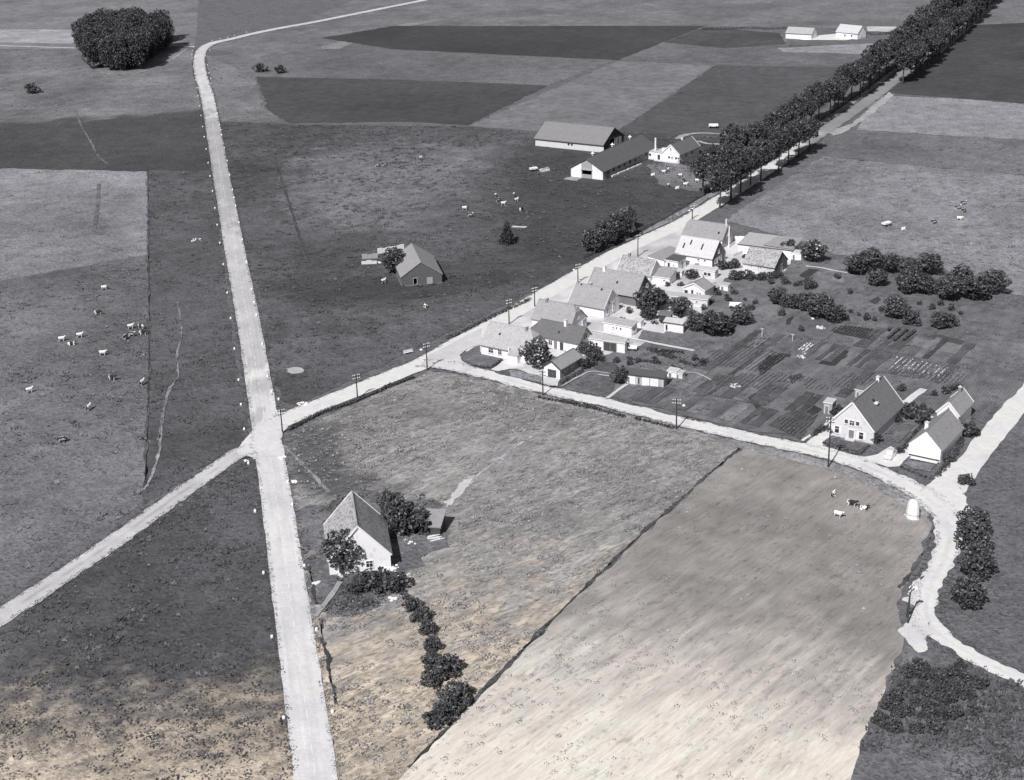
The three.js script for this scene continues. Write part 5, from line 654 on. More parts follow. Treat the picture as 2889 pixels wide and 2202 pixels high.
pole('pole at the meadow tip where lower road leaves the street', [-19.66, -324.76, 6.65], { turn: 0.6, lamp: -1 });
pole('pole in front of the small white garage', [6.86, -306.52, 5.9], { turn: -0.3 });
pole('pole with street lamp midway along the lower road', [34.15, -285.55, 6.75], { turn: -0.3, lamp: 1 });
pole('tall dark pole opposite the pale cottage', [61.58, -264.6, 10.65], { turn: -0.3 });
{ const p = [61.94, -205.52, 6.9]; pole('braced pole with fallen white fittings inside the road bend', p, { turn: 0.9, stay: [1.6, -0.9], lamp: 1 }); }
pole('pole behind the corner house on the street edge', [-0.2, -354.99, 6.45], { turn: 0.6 });
pole('pole behind the half hipped house on the street edge', [6.6, -368.19, 5.1], { turn: 0.6 });
pole('pole with lamp by the white gabled house', [18.88, -387.1, 5.25], { turn: 0.6, lamp: -1 });
pole('pole on the street edge before the white roofed house', [37.26, -409.82, 6.4], { turn: 0.6 });
pole('pole with lamp where the street leaves the village northward', [57.58, -447.86, 4.2], { turn: 0.6, lamp: -1 });
for (const [label, p] of [['left washing line post in the middle gardens', [61.18, -339.94, 2.25]], ['right washing line post in the middle gardens', [67.92, -336.14, 1.85]], ['white post behind the pale cottage', [82.1, -294.62, 2.8]], ['white post right of the cottage corner', [74.58, -278.43, 1.95]], ['white post beside the cottage side hedge', [76.74, -281.18, 2.3]], ['white post at the drive right of the white barn', [91.43, -277.13, 1.95]]]) {
  const g = thing('garden_post', label, 'post', p[0], groundY(p[0], p[1]), p[1], -0.6); mesh('shaft', cyl(0.09, 0.08, p[2] + 0.3, 8, 0, -0.3), W_pale, g); mesh('crosspiece', box(0.9, 0.1, 0.1, 0, p[2] - 0.1, 0), W_pale, g);
}
// white marker stones along both verges of the main road
{
  const geo = new THREE.LatheGeometry([[0, 0], [0.3, 0], [0.29, 0.4], [0.25, 0.62], [0.14, 0.74], [0, 0.78]].map(([r, y]) => new THREE.Vector2(r, y - 0.1)), 10), mat = M(alb(0.85), T_wall, { bs: 0.01 });
  const west = [...[[-34.82, -184.4]], ...[[-39.72, -207.19], [-44.12, -228.51], [-49.18, -252.69]], ...[[-49.22, -252.89], [-53.82, -274.67], [-57.43, -292.38]], ...[[-60.31, -306.36], [-63.27, -321.55], [-67.63, -342.67], [-72.39, -365.91], [-76.84, -387.45], [-82.45, -414.29]], ...[[-87.29, -436.85], [-91.67, -457.64], [-96.04, -478.57], [-100.91, -501.73], [-105.64, -523.67], [-110.11, -545.02], [-115.04, -568.29], [-119.85, -590.96], [-124.16, -611.2], [-129.16, -634.66], [-133.77, -656.78], [-138.83, -680.06], [-143.11, -701.06], [-147.64, -721.74], [-151.27, -739.35], [-155.94, -760.89], [-161.83, -788.34], [-164.15, -799.82], [-166.49, -813.53], [-168.14, -826.06]]];
  const east = [...[[-27.8, -185.5]], ...[[-32.73, -208.92], [-37.26, -230.47], [-42.42, -254.8], [-44.63, -265.17]], ...[[-52.29, -308.88], [-54.43, -313.51], [-56.74, -323.04], [-61.15, -345.1], [-65.89, -367.34], [-68.09, -378.04], [-70.48, -389.53], [-75.88, -415.64], [-80.89, -439.53]], ...[[-80.88, -439.45], [-85.03, -459.44], [-89.47, -480.19], [-91.78, -491.21], [-94.16, -502.5], [-98.73, -524.52], [-103.38, -547.16], [-108.18, -569.36], [-113.19, -592.97], [-115.16, -602.85], [-117.6, -613.68], [-122.7, -637.67], [-127.27, -659.03], [-132.27, -682.48], [-138.22, -710.63], [-140.87, -724.47], [-144.58, -741.02], [-149.63, -764.9], [-155.67, -793.61], [-157.34, -814.21]]];
  const bend = [...[[-161.81, -847.69], [-158.4, -853.31], [-154.84, -857.91], [-152.03, -864.34], [-146.88, -875.37]]];
  for (const [list, side] of [[west, 'up the west verge of the main road'], [east, 'up the east verge of the main road'], [bend, 'along the verge of the far bend']]) list.sort((a, b) => b[1] - a[1]).forEach(([x, z], i) => { const s = solo('marker_stone', `${ORD(i + 1)} white marker stone ${side} from nearby`, 'marker', geo, mat, 'white marker stones along the main road'); s.position.set(x, groundY(x, z), z); s.scale.setScalar(z < -600 ? 0.78 : 0.86); });
}
// cows: one continuous body from joined capsules
function cowBody(pose) {
  const res = 54, half = 1.35, mc = new MarchingCubes(res, new THREE.MeshStandardMaterial(), false, false, 60000), B = [];
  const cap = (a, b, r0, r1) => B.push([V(...a), V(...b), r0, r1]);
  const low = pose === 'lying' ? -0.52 : 0;
  cap([-0.62, 0.98 + low, 0], [0.45, 1.0 + low, 0], 0.36, 0.38); cap([-0.75, 1.1 + low, 0.0], [-0.5, 1.1 + low, 0], 0.24, 0.28); cap([-0.1, 0.84 + low, 0], [0.25, 0.86 + low, 0], 0.34, 0.34); cap([-0.45, 0.68 + low, 0], [-0.4, 0.66 + low, 0], 0.15, 0.12);
  const head = pose === 'grazing' ? [[0.62, 1.1, 0], [1.0, 0.62, 0], [1.12, 0.22, 0]] : pose === 'lying' ? [[0.6, 0.62, 0], [0.92, 0.9, 0], [1.22, 0.76, 0]] : [[0.6, 1.12, 0], [0.98, 1.38, 0], [1.28, 1.18, 0]];
  cap(head[0], head[1], 0.24, 0.15); cap(head[1], head[2], 0.14, 0.085); for (const s of [-1, 1]) cap([head[1][0] - 0.02, head[1][1] + 0.06, s * 0.1], [head[1][0] - 0.06, head[1][1] + 0.08, s * 0.27], 0.045, 0.03);
  if (pose === 'lying') { for (const s of [-1, 1]) { cap([0.4, 0.3, s * 0.28], [0.75, 0.12, s * 0.36], 0.12, 0.07); cap([0.75, 0.12, s * 0.36], [0.5, 0.08, s * 0.4], 0.065, 0.05); cap([-0.55, 0.3, s * 0.3], [-0.25, 0.14, s * 0.48], 0.18, 0.1); cap([-0.25, 0.14, s * 0.48], [-0.6, 0.08, s * 0.5], 0.08, 0.05); } }
  else for (const s of [-1, 1]) { cap([0.45, 0.85, s * 0.2], [0.46, 0.42, s * 0.21], 0.15, 0.075); cap([0.46, 0.42, s * 0.21], [0.44, 0.02, s * 0.21], 0.07, 0.065); cap([-0.72, 0.9, s * 0.2], [-0.6, 0.52, s * 0.21], 0.2, 0.1); cap([-0.6, 0.52, s * 0.21], [-0.74, 0.4, s * 0.21], 0.09, 0.075); cap([-0.74, 0.4, s * 0.21], [-0.7, 0.02, s * 0.21], 0.07, 0.065); }
  cap([-1.0, 1.2 + low, 0], [-1.08, 0.6 + low * 0.8, 0.03], 0.035, 0.05); cap([-0.8, 1.2 + low, 0], [-1.0, 1.2 + low, 0], 0.1, 0.04);
  const p = V(0, 0, 0), ab = V(0, 0, 0), ap = V(0, 0, 0);
  for (let z = 0; z < res; z++) for (let y = 0; y < res; y++) for (let x = 0; x < res; x++) {
    p.set((x / res * 2 - 1) * half, (y / res * 2 - 1) * half + 0.8, (z / res * 2 - 1) * half); let d = 9;
    for (const [a, b, r0, r1] of B) { ab.subVectors(b, a); ap.subVectors(p, a); const t = clamp(ap.dot(ab) / ab.lengthSq()), dd = ap.addScaledVector(ab, -t).length() - mix(r0, r1, t), k = 0.07, h = clamp(0.5 + 0.5 * (d - dd) / k); d = mix(d, dd, h) - k * h * (1 - h); }
    mc.field[z * res * res + y * res + x] = -d;
  }
  mc.isolation = 0; mc.update();
  const n = mc.count, pos = new Float32Array(n * 3), nor = new Float32Array(n * 3);
  for (let i = 0; i < n; i++) { pos[i * 3] = mc.positionArray[i * 3] * half; pos[i * 3 + 1] = mc.positionArray[i * 3 + 1] * half + 0.8; pos[i * 3 + 2] = mc.positionArray[i * 3 + 2] * half; for (let k = 0; k < 3; k++) nor[i * 3 + k] = mc.normalArray[i * 3 + k]; }
  const g = new THREE.BufferGeometry(); g.setAttribute('position', new THREE.BufferAttribute(pos, 3)); g.setAttribute('normal', new THREE.BufferAttribute(nor, 3)); return g;
}
const HIDE = new THREE.MeshStandardMaterial({ color: white, roughness: 0.85, vertexColors: true });
const cowGeo = {};
for (const pose of ['standing', 'grazing', 'lying']) { const base = cowBody(pose); for (const [coat, bias] of [['mostly white', 0.38], ['pied', 0.0], ['mostly black', -0.45]]) { const g = base.clone(), p = g.attributes.position, c = new Float32Array(p.count * 3); for (let i = 0; i < p.count; i++) { const v = fbm(p.getX(i) * 1.7 + bias * 9, p.getY(i) * 1.7 + p.getZ(i) * 2.3, 2) * 2 + bias + (p.getY(i) < 0.45 ? 0.25 : 0), k = smooth(-0.04, 0.04, v); const w = mix(0.022, 0.78, k); c[i * 3] = w; c[i * 3 + 1] = w * 0.98; c[i * 3 + 2] = w * 0.98; } g.setAttribute('color', new THREE.BufferAttribute(c, 3)); cowGeo[pose + coat] = g; } }
const COATS = { w: 'mostly white', p: 'pied', b: 'mostly black' }, POSES = { s: 'standing', g: 'grazing', l: 'lying' };
function herd(where, list) {
  list.sort((a, b) => a[0][0] - b[0][0]).forEach(([[x, z], code, turn], i) => { const coat = COATS[code[0]], pose = POSES[code[1]], m = solo('cow', `${coat} ${pose} cow, ${ORD(i + 1)} from left ${where}`, 'cow', cowGeo[pose + coat], HIDE, 'cows ' + where); m.position.set(x, groundY(x, z) + (pose === 'lying' ? 0.0 : 0.045), z); m.rotation.y = turn; m.scale.setScalar(0.96); });
}
herd('in the left pasture', [[[-111.98, -393.95], 'wg', 0.4], [[-108.26, -372.33], 'bg', 0.2], [[-97.08, -360.39], 'ws', 0.5], [[-94.35, -359.95], 'bg', 2.6], [[-92.71, -355.43], 'bg', 0.2], [[-96.58, -352.44], 'pg', 1.3], [[-95.41, -354.43], 'ps', -0.1], [[-112.57, -352.46], 'ws', 0.3], [[-109.41, -349.65], 'bl', 0.2], [[-108.67, -354.86], 'ws', 0.4], [[-99.5, -341.22], 'ws', 0.1], [[-93.09, -324.19], 'bs', -0.3], [[-85.39, -320.56], 'ws', 1.2], [[-94.11, -306.22], 'ws', 1.3], [[-95.27, -288.7], 'pg', 0.4], [[-110.67, -317.86], 'ws', 0.6]]);
herd('in pasture above the conifer', [[[-3.56, -482.05], 'wg', 1.2], [[-2.71, -476.2], 'pg', 0.6], [[-1, -471.22], 'ws', 0.3], [[2.53, -482.2], 'wg', 1.3], [[3.3, -475.23], 'ws', 0.7], [[-13.47, -466.91], 'wg', 0.2], [[-11.54, -458.49], 'ps', 0.0], [[4.77, -463.24], 'bg', 1.0]]);
herd('near the derelict barn', [[[-34.52, -391.99], 'ws', 0.8], [[-21.9, -370.37], 'wl', 2.2]]);
herd('on the paddock by the farmhouse', [[[54.98, -507.31], 'wg', 0.3], [[56.66, -509.44], 'ws', 1.2], [[60.03, -501.45], 'wg', 0.4], [[60.39, -495.16], 'ps', 1.1], [[64.83, -493.48], 'ws', 0.3], [[54.43, -488.15], 'wg', 1.0], [[60.32, -488.84], 'ws', 0.2], [[50.93, -505.14], 'wl', 0.3], [[57.14, -485.86], 'wl', 0.4]]);
herd('at the far pasture end', [[[-46.3, -530.71], 'pg', 0.1], [[-43.68, -531.81], 'pg', 0.4], [[-31.05, -539.66], 'ws', 1.0]]);
herd('on the eastern pasture', [[[143.8, -454.7], 'ps', 0.3], [[140.68, -449.68], 'ps', 0.2], [[141.27, -445.71], 'pg', 0.6], [[128.8, -434.12], 'pg', 0.4], [[137.51, -437.07], 'ws', -0.5], [[118.16, -428.86], 'wl', 0.3]]);
herd('near the tall white stack', [[[59.96, -252.12], 'wl', 1.2], [[62.4, -247.23], 'bs', -0.5], [[64.19, -245.99], 'pl', -0.2], [[58.92, -243.04], 'ws', -0.7]]);
// the tall white stack under its cover
{
  const [x, z] = [72.35, -242.44], g = thing('covered_stack', 'tall white covered stack standing inside the bend of the road', 'stack', x, groundY(x, z), z, 0.2);
  const body = new THREE.SphereGeometry(1, 28, 20), p = body.attributes.position; for (let i = 0; i < p.count; i++) { const y = p.getY(i), a = Math.atan2(p.getZ(i), p.getX(i)), r = Math.hypot(p.getX(i), p.getZ(i)), w = y < 0 ? 1 : Math.pow(r, 0.62), f = 1 + 0.035 * Math.sin(a * 9) + 0.04 * fbm(a * 2, y * 3, 2); p.setXYZ(i, Math.cos(a) * (y < 0 ? 1 : w) * 1.15 * f * (r < 0.02 && y < 0 ? 0 : 1), y < 0 ? y * 0.15 + 0.1 : y * 3.4 + 0.1, Math.sin(a) * (y < 0 ? 1 : w) * 1.45 * f * (r < 0.02 && y < 0 ? 0 : 1)); } body.computeVertexNormals();
  mesh('cover', body, M(alb(0.83), T_wall, { bs: 0.03, rough: 0.8 }), g); mesh('weight_rope', new THREE.TorusGeometry(1.32, 0.03, 6, 28).rotateX(Math.PI / 2).scale(0.96, 1, 1.16).translate(0, 0.9, 0), W_grey, g);
  for (let i = 0; i < 5; i++) mesh('hem_stone', new THREE.DodecahedronGeometry(0.16, 0).translate(Math.cos(i * 1.3) * 1.3, 0.05, Math.sin(i * 1.3) * 1.55), W_pale, g);
}
// the small light saloon in the drive
{
  const [x, z] = [74.8, -268.57], g = thing('parked_car', 'small rounded light coloured car parked between cottage and white barn', 'car', x, groundY(x, z), z, 1.02), paint = new THREE.MeshPhysicalMaterial({ color: alb(0.72), roughness: 0.35, clearcoat: 0.8, clearcoatRoughness: 0.1 });
  const ext = (pts, w, bev) => { const s = new THREE.Shape(); s.moveTo(...pts[0]); s.splineThru(pts.slice(1).map((q) => new THREE.Vector2(...q))); const e = new THREE.ExtrudeGeometry(s, { depth: w - 2 * bev, bevelEnabled: true, bevelSize: bev, bevelThickness: bev, bevelSegments: 3, curveSegments: 20 }); return e.translate(0, 0, -w / 2 + bev); };
  mesh('body', ext([[-1.95, 0.35], [-2.0, 0.55], [-1.85, 0.8], [-1.2, 0.88], [0, 0.9], [1.2, 0.85], [1.85, 0.72], [2.0, 0.5], [1.95, 0.3], [1.2, 0.25], [-1.2, 0.25], [-1.95, 0.35]], 1.55, 0.14), paint, g);
  const cab = mesh('cabin', ext([[-1.25, 0.84], [-0.95, 1.22], [-0.5, 1.42], [0.2, 1.43], [0.65, 1.22], [1.0, 0.84], [0, 0.8], [-1.25, 0.84]], 1.36, 0.16), paint, g);
  mesh('windscreen', box(0.04, 0.42, 1.05).rotateZ(0.72).translate(0.87, 1.13, 0), GLASS, cab); mesh('rear_window', box(0.04, 0.34, 0.95).rotateZ(-0.75).translate(-1.06, 1.15, 0), GLASS, cab);
  for (const s of [-1, 1]) { mesh('side_window', merge([box(0.62, 0.32, 0.03, 0.25, 1.14, s * 0.685), box(0.55, 0.3, 0.03, -0.42, 1.14, s * 0.685)]), GLASS, cab); const d = mesh('door', box(0.95, 0.52, 0.03, 0.2, 0.62, s * 0.785), paint, g); mesh('handle', box(0.14, 0.03, 0.05, -0.16, 0.74, s * 0.81), P_iron, d); }
  for (const [wx, s] of [[1.2, 1], [1.2, -1], [-1.2, 1], [-1.2, -1]]) { const w = mesh('wheel', new THREE.TorusGeometry(0.24, 0.09, 10, 18).translate(wx, 0.31, s * 0.68), P_dark, g); mesh('hub_cap', new THREE.CylinderGeometry(0.16, 0.16, 0.1, 14).rotateX(Math.PI / 2).translate(wx, 0.31, s * 0.72), P_white, w); }
  for (const s of [-1, 1]) mesh('headlight', new THREE.SphereGeometry(0.12, 12, 8).scale(0.5, 1, 1).translate(1.95, 0.6, s * 0.5), INS, g);
  for (const k of [-1, 1]) mesh('bumper', new RoundedBoxGeometry(0.12, 0.14, 1.5, 2, 0.05).translate(k * 2.05, 0.4, 0), P_iron, g);
}
// benches, heaps, carts and other small things
function bench(label, [x, z], turn) { const g = thing('bench', label, 'bench', x, groundY(x, z), z, turn); for (let i = 0; i < 3; i++) mesh('seat_plank', box(2.6, 0.06, 0.15, 0, 0.46, -0.18 + i * 0.18), P_white, g); for (let i = 0; i < 2; i++) mesh('back_plank', box(2.6, 0.16, 0.05, 0, 0.66 + i * 0.24, -0.32), P_white, g); for (const s of [-1, 1]) { mesh('leg', box(0.1, 0.9, 0.08, s * 1.1, 0.4, -0.27), W_board, g); mesh('leg', box(0.1, 0.5, 0.08, s * 1.1, 0.2, 0.2), W_board, g); } }
bench('white plank bench on the street verge facing the corner house', [-24.64, -336], 0.55);
function heap(label, [x, z], n, r, mat, name = 'stone_heap', cat = 'stones') { const g = thing(name, label, cat, x, groundY(x, z), z), q = rng(Math.round(x * 13 + z)); for (let i = 0; i < n; i++) { const a = q() * 6.28, d = Math.sqrt(q()) * r, s = 0.12 + 0.22 * q(); mesh('stone', new THREE.DodecahedronGeometry(s, 0).scale(1, 0.7, 1.2).rotateY(q() * 6).translate(Math.cos(a) * d, s * 0.4, Math.sin(a) * d), mat, g); } }
heap('pale stone heap at the street corner near crossroads', [-46.56, -305.81], 26, 1.1, W_white);
heap('small white stones east of the main road, just below the crossroads', [-43.21, -265.4], 8, 0.6, W_white);
heap('small white stones on the farmstead grass beside main road', [-34.42, -224.5], 9, 0.7, W_white);
heap('white rubble at the tip of the crossroads kerb', [-47.2, -276.84], 14, 0.8, W_white);
heap('pair of white stones left of the road below the crossroads', [-54.31, -276.17], 4, 0.4, W_white);
heap('pale rubble in the yard of the old farmhouse', [-30.11, -227.26], 16, 1.0, W_pale);
heap('white stone patch below the old farmhouse front', [-22.01, -228.56], 22, 1.6, W_white);
heap('pale boulders right of the farmhouse thicket', [-19.31, -225.8], 9, 1.2, W_white);
heap('flat white boulder below the farmhouse thicket', [-21.06, -218.22], 6, 0.7, W_white);
heap('white boulder between farmhouse and open sided hut', [-18.77, -238.07], 6, 0.7, W_white);
heap('pale rubble in the upper garden by the big trees', [76.5, -345.08], 20, 1.1, W_pale);
heap('bright rubble beside the dark garden tree trunk', [75.9, -351.89], 6, 0.5, W_white);
heap('white heap among upper garden beds', [68.02, -325.43], 16, 1.2, W_white);
heap('pale heap at the lower edge of the gardens', [49.88, -308.55], 18, 1.4, W_pale);
heap('scattered white stones in the strip left of the main road', [-95.85, -441.17], 12, 2.2, W_white);
heap('pale rubble beside the ruined wall', [-37.21, -411.72], 10, 0.9, W_pale);
heap('pale dung heap rim west of the cow barn', [13.93, -517.33], 26, 2.0, W_pale, 'dung_heap', 'heap');
function planks(label, [x, z], turn, n, l) { const g = thing('plank_pile', label, 'planks', x, groundY(x, z), z, turn), q = rng(n * 7); for (let i = 0; i < n; i++) mesh('plank', box(l * (0.8 + 0.4 * q()), 0.07, 0.24, (q() - 0.5) * 0.5, 0.06 + (i % 3) * 0.08, -0.5 + i * 0.3, (q() - 0.5) * 0.25), W_white, g); }
planks('loose pale planks beside the pointed conifer', [3.91, -444.93], -0.25, 5, 4.2);
planks('pile of weathered timber below the open sided hut', [-15.01, -240.3], 0.4, 8, 2.2);
planks('pale boards stacked behind the small hut group', [35.24, -351.72], -0.25, 5, 3.4);
function cart(label, [x, z], turn, mat = W_pale, s = 1) { const g = thing('farm_cart', label, 'cart', x, groundY(x, z), z, turn); g.scale.setScalar(s); mesh('bed', merge([box(2.8, 0.12, 1.5, 0, 0.7, 0), box(2.8, 0.5, 0.08, 0, 0.98, 0.71), box(2.8, 0.5, 0.08, 0, 0.98, -0.71), box(0.08, 0.5, 1.34, -1.36, 0.98, 0), box(0.08, 0.5, 1.34, 1.36, 0.98, 0)]), mat, g); for (const a of [-0.9, 0.9]) for (const b of [-0.85, 0.85]) mesh('wheel', new THREE.TorusGeometry(0.36, 0.07, 8, 16).translate(a, 0.4, b), P_dark, g); mesh('drawbar', bar(V(1.4, 0.6, 0), V(2.7, 0.35, 0), 0.05), POLE, g); }
cart('pale flat cart left of the dung heap by cow barn', [10, -517.48], 0.45, W_white);
cart('white wagon standing alone in the arable field', [82.15, -579.08], -0.1, W_white, 1.3);
cart('white covered cart parked by the upper garden', [57.98, -361.93], -0.2, W_white, 1.1);
cart('white handcart beside the wide boarded doors', [29.05, -333.32], -0.3, W_white, 0.85);
cart('white water cart on the eastern pasture', [114.44, -433.73], 0.6, W_white, 1.0);
// hutches and lean-tos tucked between the houses
for (const [label, p, L, W, hgt, wall, roof] of [
  ['white hutch left of the dark garden bush', [46.87, -390.01], 2.2, 1.6, 1.6, W_white, R_pale], ['white hutch against the brick gable of the white roofed house', [60.51, -404.45], 1.8, 1.5, 1.7, W_white, R_pale], ['small pale hutch right of the garden house', [57.6, -377.25], 2.4, 1.6, 1.4, W_white, R_light], ['dark lean-to right of the garden house', [53.34, -376.63], 2.6, 1.8, 1.7, W_dark, R_dark],
  ['pale lean-to beside the low white shed', [32.05, -350.33], 2.2, 1.6, 1.5, W_white, R_pale], ['coal bunker by the wide boarded doors', [27.14, -333.49], 1.8, 1.4, 1.3, W_grey, R_felt], ['small white lean-to at the long outbuilding end', [81.66, -403.02], 3.2, 2.0, 2.0, W_white, R_pale], ['small hutch right of the three panel shed', [36.92, -315.66], 2.4, 1.6, 1.4, W_white, R_pale], ['second hutch right of the three panel shed', [38.36, -314.84], 1.8, 1.4, 1.2, W_pale, R_light],
  ['lean-to between half hipped and white gabled house', [17.46, -350.94], 2.8, 2.0, 2.1, W_pale, R_mid], ['garden shed behind the pale cottage', [76.2, -300.2], 2.2, 1.8, 1.8, W_board, R_dark], ['low kennel beside the hen house', [59.5, -403.78], 2.0, 1.4, 1.2, W_board, R_dark],
]) shed({ at: [p[0], p[1], -0.6, L, W], name: 'hutch', category: 'hutch', hf: hgt, hb: hgt + 0.3, wall, roof, label, ov: 0.12, door: [['front', -L * 0.18, 0.6, hgt * 0.72, P_mid]] });
// garden paths and kerbs of pale concrete
let pathN = 0, bedN = 0;
const path = (line, w, t = 226) => strip('garden_path', smoothLine(line, 6), w, 0.275 + 0.0008 * pathN++, MR, gravelTone(t, { seed: 51, amp: 0.12 }), { edge: 0.12, across: 4 });
path([[20.14, -348.08], [26.52, -343.8], [34.23, -337.9], [43.59, -331.62]], 1.0); path([[20.91, -303.53], [23.75, -308.15], [27.23, -313.53]], 0.9); path([[82.71, -395.64], [86.38, -393.68], [89.5, -390.76], [93.18, -387.82]], 0.9, 205);
path([[58.94, -277.34], [62.45, -281.65], [66.11, -286.34]], 0.7, 232); path([[83.77, -294.41], [86.88, -298.52], [90.7, -303.19]], 1.7, 228); path([[81.07, -276.27], [84.42, -281.61], [88.46, -287.86]], 0.5, 214); path([[81.14, -287.48], [82.05, -290.62], [83.52, -294.43]], 0.8, 228); path([[76.64, -281.28], [77.55, -283.99], [78.21, -286.44]], 0.6, 224);
path([[22.98, -318.24], [18.43, -320.05], [15.69, -317.43], [11.31, -311.54]], 0.4, 200); path([[19.77, -317.99], [22.52, -316.7]], 0.5, 205); path([[39.13, -317.79], [42.36, -316.8], [45.11, -312.37]], 0.5, 190); path([[78.66, -267.92], [80.28, -266.96], [83.26, -265.07]], 1.6, 236);
path([[24.72, -358.98], [26.8, -363.67], [29.47, -367.96]], 0.8, 225); path([[-33.4, -213.1], [-31.78, -218.87], [-30.43, -224.52]], 0.9, 176);
// lawns and beds of the gardens
const bed = (name, poly, t, mat = MC, o = {}) => sheet(name, poly, 0.2 + 0.0006 * bedN++, mat, tone(t, { seed: scene.children.length, amp: 0.2, f: 0.2 }), { cell: 1.5, rot: -0.97, edge: 0.3, step: 1, ...o });
for (const [p, t] of [[[[14.36, -312.28], [16.86, -316.88], [18.29, -318.99], [22.34, -316.42], [23.71, -313.24], [21.51, -304.92], [20.84, -304.35]], 108], [[[-8.67, -339.23], [-7.47, -340.12], [-7.34, -334.7], [-4.37, -332.04], [-1.85, -329.44], [-4.53, -324.55], [-8.52, -326.74], [-11.58, -329.81], [-11.31, -333.6]], 110], [[[-0.74, -322.4], [0.74, -322.73], [7.01, -317.7], [6.74, -314.21], [3.24, -316.25], [-0.29, -318.76]], 148], [[[64.15, -276.95], [66.37, -277.78], [71.38, -273.92], [69, -271.41], [66.5, -272.81]], 104], [[[76.62, -265], [77.8, -266.86], [79.92, -265.59], [82.39, -264.03], [80.73, -260.88], [77.93, -262.43]], 122], [[[77.06, -278.52], [82.73, -286.41], [84.84, -287.83], [84.1, -284.1], [77.84, -274.89]], 112], [[[18.4, -326.3], [19.81, -327.58], [24.56, -324.38], [25.15, -319.31], [22.5, -318.64], [19.43, -321.6]], 100], [[[84.34, -389.74], [89.6, -391.27], [90.84, -385.01], [89.57, -379.17], [84.03, -383.69]], 132], [[[40.14, -342.8], [44.89, -336.77], [43.78, -332.19], [31.16, -341.18], [32.86, -347.56]], 116], [[[28.47, -325.96], [35.5, -324.99], [38.26, -321.46], [35.37, -318.82], [30.49, -322.12]], 120]]) bed('lawn', p, t, MG);
for (const [p, t] of [[[[79.24, -386.99], [83.07, -393.5], [85.76, -392.18], [80.96, -384.8]], 66], [[[63.33, -327.44], [67.49, -335.55], [70.12, -333.75], [65.21, -325.4]], 66], [[[73.4, -319.19], [78.29, -329.17], [79.69, -328.29], [74.54, -319.09]], 62], [[[56.35, -314.92], [59.5, -319.79], [59.92, -319.25], [56.8, -314.53]], 60], [[[77.39, -343.05], [83, -346.05], [90.38, -341.87], [86.53, -335.4], [80.57, -339.7]], 78], [[[94.82, -330.97], [97.83, -336.63], [108.87, -329.01], [106.6, -321.4]], 132], [[[100.33, -336.41], [102.93, -338.44], [108.45, -332.7], [106.38, -329.95]], 84], [[[92.89, -363.62], [96.04, -367.66], [96.24, -365.03], [93.83, -361.82]], 74], [[[57.13, -320.67], [60.63, -326.25], [65.37, -327.84], [63.27, -324.04], [56.65, -315.01]], 70], [[[62.58, -312.65], [65.71, -314.87], [66.02, -312.98], [62.68, -309.59]], 72], [[[62.14, -291.77], [65.11, -295.97], [66.35, -293.64], [63.81, -289.47]], 62], [[[53.5, -285.99], [59.82, -294.16], [64.86, -290.47], [58.73, -278.36]], 92], [[[52.22, -333], [56.9, -338.87], [63.09, -338.32], [59.91, -332.32]], 88], [[[70.99, -320.78], [75.84, -326.26], [78.92, -325.33], [73.44, -319.28]], 64], [[[69.37, -351.8], [71.51, -354.18], [69.59, -348.38], [68.34, -347.66]], 62], [[[51.8, -301.6], [55.59, -305.97], [56.23, -300.66], [52.42, -294.75]], 70], [[[46.86, -331.16], [50.58, -334.7], [54.78, -330.46], [50.64, -324.06]], 104], [[[67.59, -333.19], [70.12, -333.75], [72.35, -332.77], [67.72, -324.07], [65.27, -325.02]], 124]]) bed('vegetable_bed', p, t);
{ // the patchwork of narrow plots, all laid out square to the lower road
  const gp = [[24.68, -321.53], [45.98, -345.15], [62.63, -348.79], [81.5, -350.54], [109.74, -336.05], [111.82, -324.69], [102.01, -299.5], [97.06, -299.91], [90.83, -303.13], [82.45, -306.59], [66.2, -288.08], [59.03, -281.3], [48.2, -285.76], [31.85, -297.18], [20.39, -306.13]], keep = [[[30.73, -315.47], 7], [[73.25, -285.52], 12], [[67.62, -293.54], 4], [[50.34, -346.8], 6], [[78.31, -356.57], 6]], q = rng(33), u = [Math.cos(0.97), -Math.sin(0.97)], v = [Math.sin(0.97), Math.cos(0.97)], c = [62.6, -311.05];
  for (let s = -60; s < 70;) { const w = 7 + 11 * q(); for (let r = -70; r < 70;) { const l = 1.1 + 2.6 * q() * q() + 0.6 * q(), gap = 0.15 + 0.9 * q() * q(), o = [c[0] + v[0] * r + u[0] * s, c[1] + v[1] * r + u[1] * s], m = [o[0] + v[0] * l / 2 + u[0] * w / 2, o[1] + v[1] * l / 2 + u[1] * w / 2], pts = [[0, 0], [l, 0], [l, w], [0, w]].map(([a, b]) => [o[0] + v[0] * a + u[0] * b, o[1] + v[1] * a + u[1] * b]);
      if (q() < 0.6 && pts.every(([x, z]) => inPoly(gp, x, z)) && keep.every(([k, d]) => Math.hypot(m[0] - k[0], m[1] - k[1]) > d)) { const e = q(); bed('garden_plot', pts, e < 0.16 ? 76 + 12 * q() : e > 0.9 ? 124 + 10 * q() : 94 + 24 * q(), q() < 0.5 ? MC : MG, { edge: 0.35, step: 0.9, cell: 2.5 }); } r += l + gap; } s += w + 0.8; }
}
